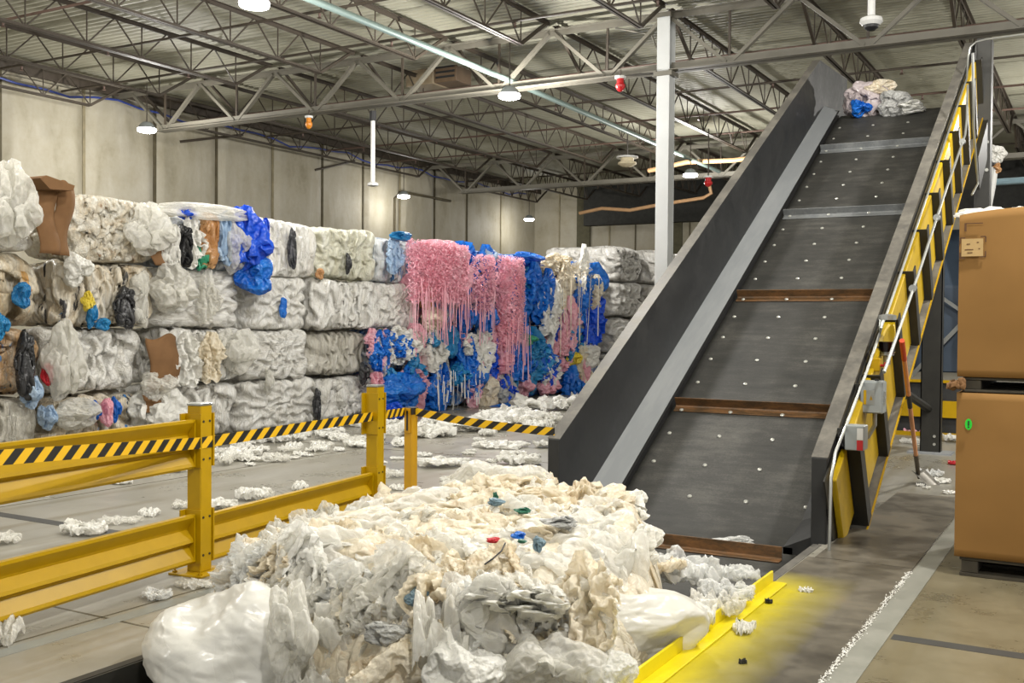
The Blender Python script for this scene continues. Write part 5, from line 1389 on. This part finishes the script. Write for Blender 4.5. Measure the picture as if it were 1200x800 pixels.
# ================================================================== FOREGROUND HEAP OF FILM
R5 = random.Random(5)
def heap_h(x, y):
    """height of the burst bale at floor position x, y"""
    x, y = np.asarray(x, float), np.asarray(y, float)
    # footprint in bale axes
    u = np.where(x < -3.05, (x + 3.05) / 1.12, (x + 3.05) / (1.15 - .0 * x))
    v = np.where(y < 5.0, (y - 5.0) / 1.28, (y - 5.0) / 1.75)
    cut = np.clip((x + 2.9) * .75 + (y - 6.0) * .66, 0, None)      # corner sliced away on the right rear
    d = (np.abs(u) ** 3.2 + np.abs(v) ** 3.2) ** (1/3.2) + cut * .9
    t = np.clip((1.02 - d) / .30, 0, 1)
    base = .47 + .06 * (y - 5.0) * .5 - .05 * (x + 3.0) * .0
    return base * t ** .55
P, F = wrinkled_sheet(41.3, (.66, .66), .05, 76, .3, 130, 2)
P = P * [2.75 / .66, 3.6 / .66, 2.2]; P[:, 0] -= 3.0; P[:, 1] += 5.2
P[:, 2] = P[:, 2] * np.clip(heap_h(P[:, 0], P[:, 1]) / .15, .12, 1) + heap_h(P[:, 0], P[:, 1]) - .05 - .14 * np.clip(1 - heap_h(P[:, 0], P[:, 1]) / .06, 0, 1)
heap = put('burst_bale', P, F, MAT['film_cream'], (0, 0, 0), 'burst bale of dusty cream and clear film spread over the conveyor pit', 'bale')

def on_ray(px, py, up=.05):
    """where the sight line through a photo pixel first comes within `up` of the heap"""
    d = FF + RR * (px - 600) / FPX - UU * (py - 400) / FPX
    for k in range(800):
        q = CPOS + d * (3.2 + k * .006)
        if q[2] < float(heap_h(np.array([q[0]]), np.array([q[1]]))[0]) + up: return q
    return q
def on_heap(x, y): return float(heap_h(np.array([x]), np.array([y]))[0])

def wad(loc, size, mat, label, seed, rot=(0, 0, 0), cat='film', group=None, res=5, name='plastic_film', smooth=0, excess=None, thick=None, lump=.3, fine=1.05, lv0=None, aniso=None, kind='bag', **k):
    if res == 6 or excess:
        P, F = wrinkled_blob(seed, size, excess or 1.12, thick or .4, res, .3, 100, lump, lv0 or 4, aniso or (1, 1, 1), fine)
        if smooth:                                        # a taut bag: round off, then add fine stretch wrinkles
            E, _w = TOPO['s%d' % res]; cnt = np.bincount(E.ravel(), minlength=len(P))[:, None]
            for _k in range(smooth):
                acc = np.stack([np.bincount(E[:, 0], P[E[:, 1], i], len(P)) + np.bincount(E[:, 1], P[E[:, 0], i], len(P)) for i in range(3)], 1)
                P = .4 * P + .6 * acc / cnt
            U_ = P / (np.linalg.norm(P, axis=1)[:, None] + 1e-9)
            P = P + U_ * (.010 * ridge(P * [5, 5, 22] + .4 * np.stack([pn(P * 5, seed + a_) for a_ in (1, 2, 3)], 1), seed, 3) + .014 * (ridge(P * [3.5, 3.5, 7], seed + 5, 2)))[:, None]
        o = put(name, P, F, MAT[mat], loc, label, cat, group); o.rotation_euler = rot; return o
    return place(kind, name, MAT[mat], loc, size, label, cat, group, rot)
def px_wad(px, py, y, sx, sz, mat, label, seed, depth=None, rot=None, **k):
    """wad whose middle is seen at photo pixel (px, py), at depth y in the hall; sx, sz in pixels"""
    q = at(px, py, 1, y); zc = (q - CPOS) @ FF; s = zc / FPX
    d = depth or (sx * s * .45)
    return wad(q, (sx * s / 2, d, sz * s / 2), mat, label, seed, rot or (0, 0, math.radians(29)), **k)

# the distinct bags of the heap
px_wad(264, 778, 3.55, 188, 196, 'film_smooth', 'big smooth white film bag slumped at the left of the heap', 31, depth=.27, rot=(0, .2, .4), res=6, excess=1.03, thick=.16, lv0=3, lump=.26, fine=1.0, smooth=30, name='plastic_bag')
px_wad(345, 745, 3.5, 60, 130, 'film_haze', 'hazy film sheet wrapped round the big white bag', 32, name='plastic_film')
px_wad(455, 668, 4.25, 190, 72, 'film_cream', 'long rolled cream bag along the front edge of the heap', 33, depth=.17, res=6, excess=1.1, lv0=4, thick=.35, name='plastic_bag')
px_wad(395, 660, 4.15, 130, 96, 'film_haze', 'hazy cream bag bulging at the front left of the heap', 34, depth=.2, res=6, name='plastic_bag')
px_wad(560, 640, 4.95, 150, 40, 'film_cream', 'flat cream bag lying across the top of the heap', 35, depth=.18, name='plastic_bag')
px_wad(728, 731, 4.72, 184, 90, 'film_smooth', 'bright white bag lying against the yellow curb', 36, depth=.2, res=6, excess=1.1, lv0=4, thick=.35, fine=1.0, smooth=6, name='plastic_bag')
px_wad(700, 660, 4.85, 120, 90, 'film_haze', 'hazy film bulge on the right shoulder of the heap', 37, depth=.25, kind='drape')
px_wad(668, 625, 5.6, 110, 60, 'film_cream', 'cream film bulge at the rear right of the heap', 38, depth=.25)
px_wad(552, 570, 6.3, 84, 56, 'film_haze', 'clear rounded bag standing at the back of the heap', 39, depth=.16, res=6, excess=1.08, lv0=4, thick=.3, name='plastic_bag')
px_wad(603, 568, 6.3, 84, 50, 'film_haze', 'second clear rounded bag at the back of the heap by the conveyor', 40, depth=.16, res=6, excess=1.08, lv0=4, thick=.3, name='plastic_bag')
px_wad(520, 600, 6.3, 90, 36, 'film_cream', 'cream film scrap behind the crest of the heap', 41, depth=.2)
px_wad(800, 668, 5.9, 90, 46, 'film_clear', 'clear shiny film sheet slumped beside the lowest cleat', 42, depth=.22, kind='sheet')
px_wad(848, 668, 6.25, 84, 22, 'film_clear', 'clear film scrap lying in the pit before the lowest cleat', 43, depth=.15, kind='sheet')
px_wad(850, 690, 5.75, 70, 26, 'film_clear', 'clear film scrap by the end of the yellow curb', 44, depth=.12, kind='sheet')
px_wad(838, 705, 5.5, 70, 30, 'film_haze', 'hazy film flap beside the yellow curb', 45, depth=.14, kind='sheet')
px_wad(800, 715, 5.2, 90, 34, 'film_white', 'white film fold above the bright white bag', 46, depth=.16, kind='sheet')
px_wad(728, 606, 6.7, 30, 34, 'film_clear', 'clear pointed scrap standing by the left belt liner', 47, depth=.06)
px_wad(860, 634, 7.75, 52, 14, 'film_clear', 'clear scrap caught above the lowest cleat', 48, depth=.09)
px_wad(520, 745, 3.78, 90, 120, 'film_haze', 'hazy crumpled film on the front face of the heap', 49, depth=.16, kind='drape')
px_wad(605, 705, 3.95, 130, 96, 'film_white', 'white crumpled bag with faint grey creases on the front face', 50, depth=.08, rot=(1.2, 0, .45), kind='sheet', name='plastic_bag')
px_wad(570, 722, 3.86, 80, 110, 'film_haze', 'hazy fold hanging beside the white crumpled bag on the front face', 73, depth=.06, rot=(.1, 0, .45), kind='drip')
px_wad(545, 790, 3.72, 90, 70, 'film_white', 'white wrinkled bag low on the front of the heap', 51, depth=.14, res=6, name='plastic_bag')
px_wad(650, 775, 4.0, 130, 70, 'film_haze', 'hazy bag low at the right front of the heap', 52, depth=.2, res=6, name='plastic_bag')
px_wad(430, 730, 3.9, 120, 70, 'film_haze', 'hazy stretched film below the rolled cream bag', 53, depth=.15, kind='drape')
px_wad(460, 790, 3.72, 110, 70, 'film_cream', 'tan tinted film bag at the bottom front of the heap', 54, depth=.15, res=6, name='plastic_bag')
px_wad(378, 790, 3.72, 90, 70, 'film_haze', 'clear cream film at the bottom left front of the heap', 55, depth=.15, kind='drape')
px_wad(718, 790, 4.1, 60, 50, 'film_clear', 'clear film at the bottom of the heap by the curb', 56, depth=.15)
px_wad(345, 622, 4.75, 56, 40, 'film_haze', 'spiky clear wisp standing at the left crest of the heap', 57, depth=.06, kind='drape')
px_wad(382, 612, 4.9, 44, 44, 'film_white', 'white spiky film wisp at the left crest of the heap', 58, depth=.05, kind='drape')
px_wad(300, 652, 4.5, 60, 60, 'film_haze', 'hazy film hanging at the left end of the heap', 59, depth=.1, kind='drape')
px_wad(282, 640, 4.75, 26, 30, 'film_clear', 'small clear bag beside the guard post foot', 60, depth=.06)
px_wad(560, 680, 4.15, 60, 70, 'film_cream', 'twisted cream bag on the front edge of the heap', 61, depth=.12, name='plastic_bag')
px_wad(505, 690, 4.0, 60, 60, 'film_cream', 'tan knotted film on the front edge of the heap', 62, depth=.12)
# small coloured scraps on the heap
px_wad(582, 588, on_ray(582, 588, .11)[1], 22, 10, 'film_steel', 'slate blue plastic scrap on top of the heap', 63, depth=.04)
px_wad(581, 582, on_ray(581, 582, .11)[1], 7, 12, 'film_darkgreen', 'dark green plastic stub on top of the heap', 64, depth=.02)
px_wad(612, 598, on_ray(612, 598, .11)[1], 22, 8, 'film_darkgreen', 'dark green plastic ring on the heap', 65, depth=.04)
px_wad(607, 627, on_ray(607, 627, .11)[1], 18, 9, 'film_blue', 'small bright blue scrap on the heap', 66, depth=.04)
px_wad(632, 637, on_ray(632, 637, .11)[1], 16, 20, 'film_steel', 'small slate blue scrap right of the bright blue scrap', 67, depth=.04)
px_wad(612, 634, on_ray(612, 634, .11)[1], 12, 5, 'film_darkgreen', 'tiny dark green scrap below the bright blue scrap', 68, depth=.03)
px_wad(581, 633, on_ray(581, 633, .11)[1], 23, 7, 'film_red', 'red plastic tag on the heap with a thin wire', 69, depth=.03)
wp = [on_ray(a_, b_, .12) for a_, b_ in ((592, 636), (588, 645), (578, 654), (568, 661))]
pipe('wire', wp, .004, MAT['black_rubber'], 'thin dark wire trailing from the red plastic tag', 'wire', None, 6)
px_wad(655, 612, on_ray(655, 612, .11)[1], 46, 16, 'film_grey', 'grey film fold on the rear of the heap', 70, depth=.08)
px_wad(488, 700, on_ray(488, 700, .11)[1], 30, 24, 'film_steel', 'grey blue wrinkled scrap in the front face', 71, depth=.05)
px_wad(455, 742, on_ray(455, 742, .11)[1], 60, 30, 'film_grey', 'grey silvery film low in the front face of the heap', 72, depth=.06)
# countless-looking smaller folds, each still a piece of film
mats = ['film_cream', 'film_haze', 'film_cream', 'film_white', 'film_cream', 'film_haze']
for i in range(130):
    for _ in range(40):
        x, y = R5.uniform(-4.15, -1.95), R5.uniform(3.7, 6.75)
        h = on_heap(x, y)
        if .06 < h: break
    s = R5.uniform(.07, .19) * (1.15 if y < 4.4 else 1); front = y < 4.25
    kd = 'bag' if i % 7 == 0 else 'sheet'
    tilt = (1.1 if front else .35)
    sz = (s * R5.uniform(.8, 1.5), s * R5.uniform(.8, 1.4), s * R5.uniform(.3, .55))
    wad((x, y, h + R5.uniform(-.04, .02)), sz, mats[i % 6], 'small crumpled piece of film among many on the heap', 100 + i * 1.7,
        (R5.uniform(.1, 1.1) * tilt if kd == 'sheet' else R5.uniform(-.6, .6), R5.uniform(-.5, .5), R5.uniform(-.6, .6) if front else R5.uniform(0, 6.3)), group='crumpled film pieces on the heap', kind=kd, name='plastic_bag' if kd == 'bag' else 'plastic_sheet')
# film hanging down the front and the left flank of the heap
for i in range(74):
    u = (i * .618) % 1
    if i % 4:
        x, y, yaw = -3.82 + 1.82 * u, 3.80 + .10 * R5.random() + (.35 * (u - .75) / .25 if u > .75 else 0), R5.uniform(-.3, .3)
    else: x, y, yaw = -4.06 + .08 * R5.random(), 4.5 + 1.2 * u, -math.pi/2 + R5.uniform(-.3, .3)
    z = R5.uniform(.04, .40); s = R5.uniform(.10, .22)
    place('drape' if i % 3 else 'sheet', 'plastic_sheet', MAT[('film_haze', 'film_white', 'film_haze', 'film_cream', 'film_haze', 'film_clear', 'film_cream')[i % 7]], (x, y + .02, z), (s * R5.uniform(.6, 1.2), s * R5.uniform(.8, 1.5), .05 + .05 * R5.random()),
          'crumpled film sheet among many hanging down the side of the heap', 'film', 'film sheets on the side of the heap', (1.15 + R5.uniform(-.3, .25), R5.uniform(-.4, .4), yaw))
for i, (px, py, y, w, h, m, lab) in enumerate(((352, 618, 4.7, 30, 44, 'film_haze', 'upright hazy film wisp on the left crest of the heap'), (382, 606, 4.85, 30, 40, 'film_haze', 'second upright hazy film wisp on the left crest of the heap'), (322, 640, 4.6, 34, 60, 'film_haze', 'hazy film curtain hanging over the big white bag'), (745, 640, 5.3, 40, 60, 'film_haze', 'hazy film curtain on the right shoulder of the heap'))):
    q = at(px, py, 1, y); s = ((q - CPOS) @ FF) / FPX
    place('drape', 'plastic_film', MAT[m], q, (w * s / 2, h * s / 2, .05), lab, 'film', None, (1.35, 0, .5 + .2 * i))
# sheets draped over the heap
for i, (px, py, yy, w, l, m, lab) in enumerate(((470, 612, 5.4, .62, .5, 'film_haze', 'hazy sheet spread over the top left of the heap'), (600, 612, 5.7, .6, .5, 'film_cream', 'cream sheet spread over the rear middle of the heap'),
    (520, 640, 4.8, .55, .45, 'film_cream', 'cream sheet spread over the middle of the heap'), (640, 660, 4.6, .6, .5, 'film_haze', 'hazy sheet spread over the right front of the heap'),
    (420, 640, 4.6, .5, .45, 'film_haze', 'hazy sheet spread over the left front of the heap'), (690, 640, 5.1, .5, .45, 'film_haze', 'hazy sheet spread over the right shoulder of the heap'))):
    q = at(px, py, 1, yy); x, y = q[0], q[1]
    P, F = wrinkled_sheet(200 + i * 7.3, (.72, .78), .14, 25, .3, 120, 2); P = P * [w * 1.7, l * 1.7, .6]
    P[:, 2] += heap_h(P[:, 0] + x, P[:, 1] + y) - on_heap(x, y)
    put('plastic_sheet', P, F, MAT[m], (x, y, on_heap(x, y)), lab, 'film')

# ================================================================== FLOOR LITTER
def litter(px, py, w, h, mat, label, seed, group=None, spike=.3):
    q = at(px, py + h * .35, 2, 0.0); zc = (q - CPOS) @ FF; s = zc / FPX; hz = max(.02, h * s * .36)
    return place('sheet', 'plastic_scrap', MAT[mat], (q[0], q[1], hz * .96), (w * s / 2, max(h * s * .9, w * s * .32), hz), label, 'scrap', group, (0, 0, math.radians(25 + 20 * math.sin(seed))))
L = litter
L(97, 617, 62, 24, 'film_white', 'white film scrap on the floor behind the lower rail', 301)
L(140, 608, 52, 14, 'film_haze', 'flat hazy scrap between the guard rails', 302)
L(175, 599, 26, 14, 'film_white', 'small white scrap left of the guard post', 303)
L(8, 630, 34, 20, 'film_haze', 'white scrap at the left edge behind the rails', 304)
L(32, 576, 70, 9, 'film_white', 'thin white scrap seen through the gap between the rails at left', 305)
L(138, 562, 46, 10, 'film_white', 'thin white scrap under the upper rail', 306)
L(183, 695, 38, 18, 'film_clear', 'clear scrap on the floor before the guard post', 307)
L(230, 682, 54, 16, 'film_haze', 'hazy scrap at the foot of the guard post', 308)
L(10, 735, 34, 40, 'film_haze', 'hazy standing scrap at the left edge in front of the rail', 309)
L(258, 590, 42, 18, 'film_white', 'flat white scrap just right of the guard post', 310)
L(300, 576, 48, 24, 'film_white', 'ruffled white scrap behind the low rail', 311)
L(352, 568, 14, 16, 'film_white', 'small upright white scrap behind the low rail', 312)
L(212, 590, 22, 14, 'film_haze', 'small hazy scrap behind the guard post', 313)
L(456, 553, 40, 16, 'film_haze', 'hazy scrap between the end post and the tape stand', 314)
L(467, 570, 22, 10, 'film_white', 'white scrap left of the tape stand foot', 315)
L(520, 541, 66, 16, 'film_white', 'white scrap behind the tape stand', 316)
L(535, 560, 40, 10, 'film_white', 'white scrap right of the tape stand', 317)
L(566, 548, 46, 22, 'film_haze', 'hazy scrap right of the tape stand, farther off', 318)
L(608, 536, 60, 22, 'film_white', 'white scrap near the conveyor foot', 319)
L(630, 555, 40, 24, 'film_haze', 'hazy scrap against the conveyor foot', 320)
L(588, 520, 70, 12, 'film_white', 'long flat white scrap on the open floor', 321)
L(640, 520, 30, 12, 'film_white', 'white scrap close to the conveyor cap', 322)
# drift of film along the foot of the bales
k = 0
for px in range(200, 700, 13):
    base = 528 - (px - 250) * .118
    for r in range(2):
        k += 1
        L(px + R5.uniform(-9, 9), base + R5.uniform(-14, 8) + 8 * r, R5.uniform(16, 44), R5.uniform(8, 19), R5.choice(['film_white', 'film_white', 'film_haze']),
          'white film scrap in the drift along the foot of the bales', 400 + k * 2.3, 'film drift at the foot of the bales')
for i in range(26):
    px, py = R5.uniform(240, 640), R5.uniform(512, 545)
    L(px, py, R5.uniform(10, 30), R5.uniform(4, 9), 'film_white', 'small white film scrap scattered on the open floor behind the barrier', 600 + i * 3.1, 'film scraps on the open floor')
for i, (px, py, w, h) in enumerate(((640, 470, 90, 28), (672, 448, 60, 26), (600, 486, 90, 22), (550, 496, 100, 22), (500, 500, 80, 26), (690, 440, 40, 22))):
    L(px, py, w, h, 'film_white', ('broad white film heap at the foot of the coloured bales, %s from the left' % ('fifth', 'sixth', 'third', 'second', 'first', 'seventh')[i]) if i != 2 else 'broad white film heap below the long pink sheet', 700 + i * 5, 'film heaps before the coloured bales')
# right hand side
L(944, 691, 18, 9, 'film_white', 'small white scrap on the steel plate past the yellow curb', 330)
L(871, 733, 26, 24, 'film_white', 'white torn scrap on the yellow oversprayed plate', 331)
L(866, 731, 7, 9, 'film_darkgreen', 'tiny dark green scrap beside the torn white scrap', 332)
L(901, 707, 9, 4, 'film_black', 'small dark chip on the steel plate, upper of two', 333)
L(870, 777, 10, 5, 'film_black', 'small dark chip on the steel plate, lower of two', 334)
L(1098, 562, 34, 10, 'film_white', 'white film scrap in front of the shovel blade', 335)
L(1090, 553, 30, 14, 'film_clear', 'clear scrap behind the shovel blade', 336)
L(1075, 516, 40, 12, 'film_haze', 'hazy scrap on the floor left of the conveyor leg', 337)
L(1072, 505, 32, 12, 'film_pink', 'pinkish scrap on the floor left of the conveyor leg', 338)
L(1116, 513, 20, 14, 'film_white', 'white scrap right of the conveyor leg', 339)
L(1118, 541, 16, 9, 'film_red', 'red pink scrap on the floor beside the lower box', 340)
L(1112, 577, 18, 4, 'film_white', 'thin white scrap beside the shovel tip', 341)
L(1078, 568, 10, 5, 'film_white', 'tiny white scrap at the shovel tip', 342)
L(1086, 571, 10, 5, 'film_white', 'tiny second white scrap at the shovel tip', 343)
# broken white crumbs along the trench patch: too many to count
V, F = [], []; rnd = random.Random(3)
for i in range(900):
    y = rnd.uniform(4.2, 7.2); x = -1.10 + rnd.gauss(0, .010); s = rnd.uniform(.002, .006); a = rnd.random() * 6
    b = len(V); V += [(x + s*math.cos(a+k*2.1), y + s*1.4*math.sin(a+k*2.1), .008) for k in range(3)] + [(x, y, .008 + s)]
    F += [(b, b+1, b+3), (b+1, b+2, b+3), (b+2, b, b+3)]
o = link('plastic_crumbs', npmesh('crumbs', V, F), MAT['film_white']); prop(o, 'line of white plastic crumbs along the edge of the steel plate', 'crumbs', None, 'stuff')

# film at the conveyor head
for i, (px, py, sx, sz, m, lab) in enumerate(((1020, 118, 62, 46, 'film_mauve', 'mauve grey film wad at the top of the belt'), (1050, 122, 40, 34, 'film_grey', 'grey film fold right of the mauve wad on the belt top'),
    (1008, 128, 26, 22, 'film_blue', 'small blue scrap under the mauve wad on the belt top'), (1066, 126, 44, 18, 'film_white', 'white cloth like film lying on the belt top'), (1030, 104, 40, 22, 'film_cream', 'cream film fold on top of the mauve wad'), (1000, 122, 20, 26, 'film_mauve', 'small mauve film fold against the left side guard at the top'))):
    px_wad(px, py, 16.75 + (.15 if i in (0, 4) else 0), sx, sz, m, lab, 800 + i * 3, depth=.22, res=5)
px_wad(1166, 182, 17.6, 26, 26, 'film_white', 'white film tangled beside the conveyor head drive', 820, depth=.15)
px_wad(1160, 195, 17.4, 16, 16, 'film_black', 'dark film knot beside the conveyor head drive', 821, depth=.1)
px_wad(1168, 197, 17.3, 12, 14, 'film_amber', 'tan scrap under the white tangle at the conveyor head', 822, depth=.08)
for i, (xa, xb) in enumerate(((1154, 1149), (1160, 1151), (1166, 1154))):
    a, b = at(xa, 196, 1, 17.3), at(xb, 243, 1, 17.3)
    pipe('white_hose', [a, a + (b - a) * .5 + np.array([.03, 0, 0]), b + np.array([0, 0, -.3])], .05, MAT['white_paint'], 'white hose hanging from the conveyor head, %s of three' % ('left', 'middle', 'right')[i], 'hose', 'white hoses at the conveyor head')
# film sticking out of the upper box
q = at(1185, 249, 1, BY0 + .12)
place('sheet', 'plastic_sheet', MAT['film_white'], (q[0] + .05, BY0 + .25, 2.35), (.4, .2, .05), 'white film sheet showing over the rim of the upper box', 'film')

# ================================================================== WORLD
w = bpy.data.worlds.new('world'); SC.world = w; w.use_nodes = True
bg = w.node_tree.nodes['Background']; bg.inputs[0].default_value = (1, .985, .95, 1); bg.inputs[1].default_value = .5
SC.view_settings.view_transform = 'Standard'; SC.view_settings.look = 'None'; SC.view_settings.gamma = 1
SC.view_settings.use_curve_mapping = False; SC.view_settings.exposure = 0.42
SC.cycles.max_bounces = 6; SC.cycles.diffuse_bounces = 4; SC.cycles.transparent_max_bounces = 12
SC.cycles.use_denoising = True
SC.cycles.caustics_reflective = False; SC.cycles.caustics_refractive = False
SC.cycles.sample_clamp_indirect = 6
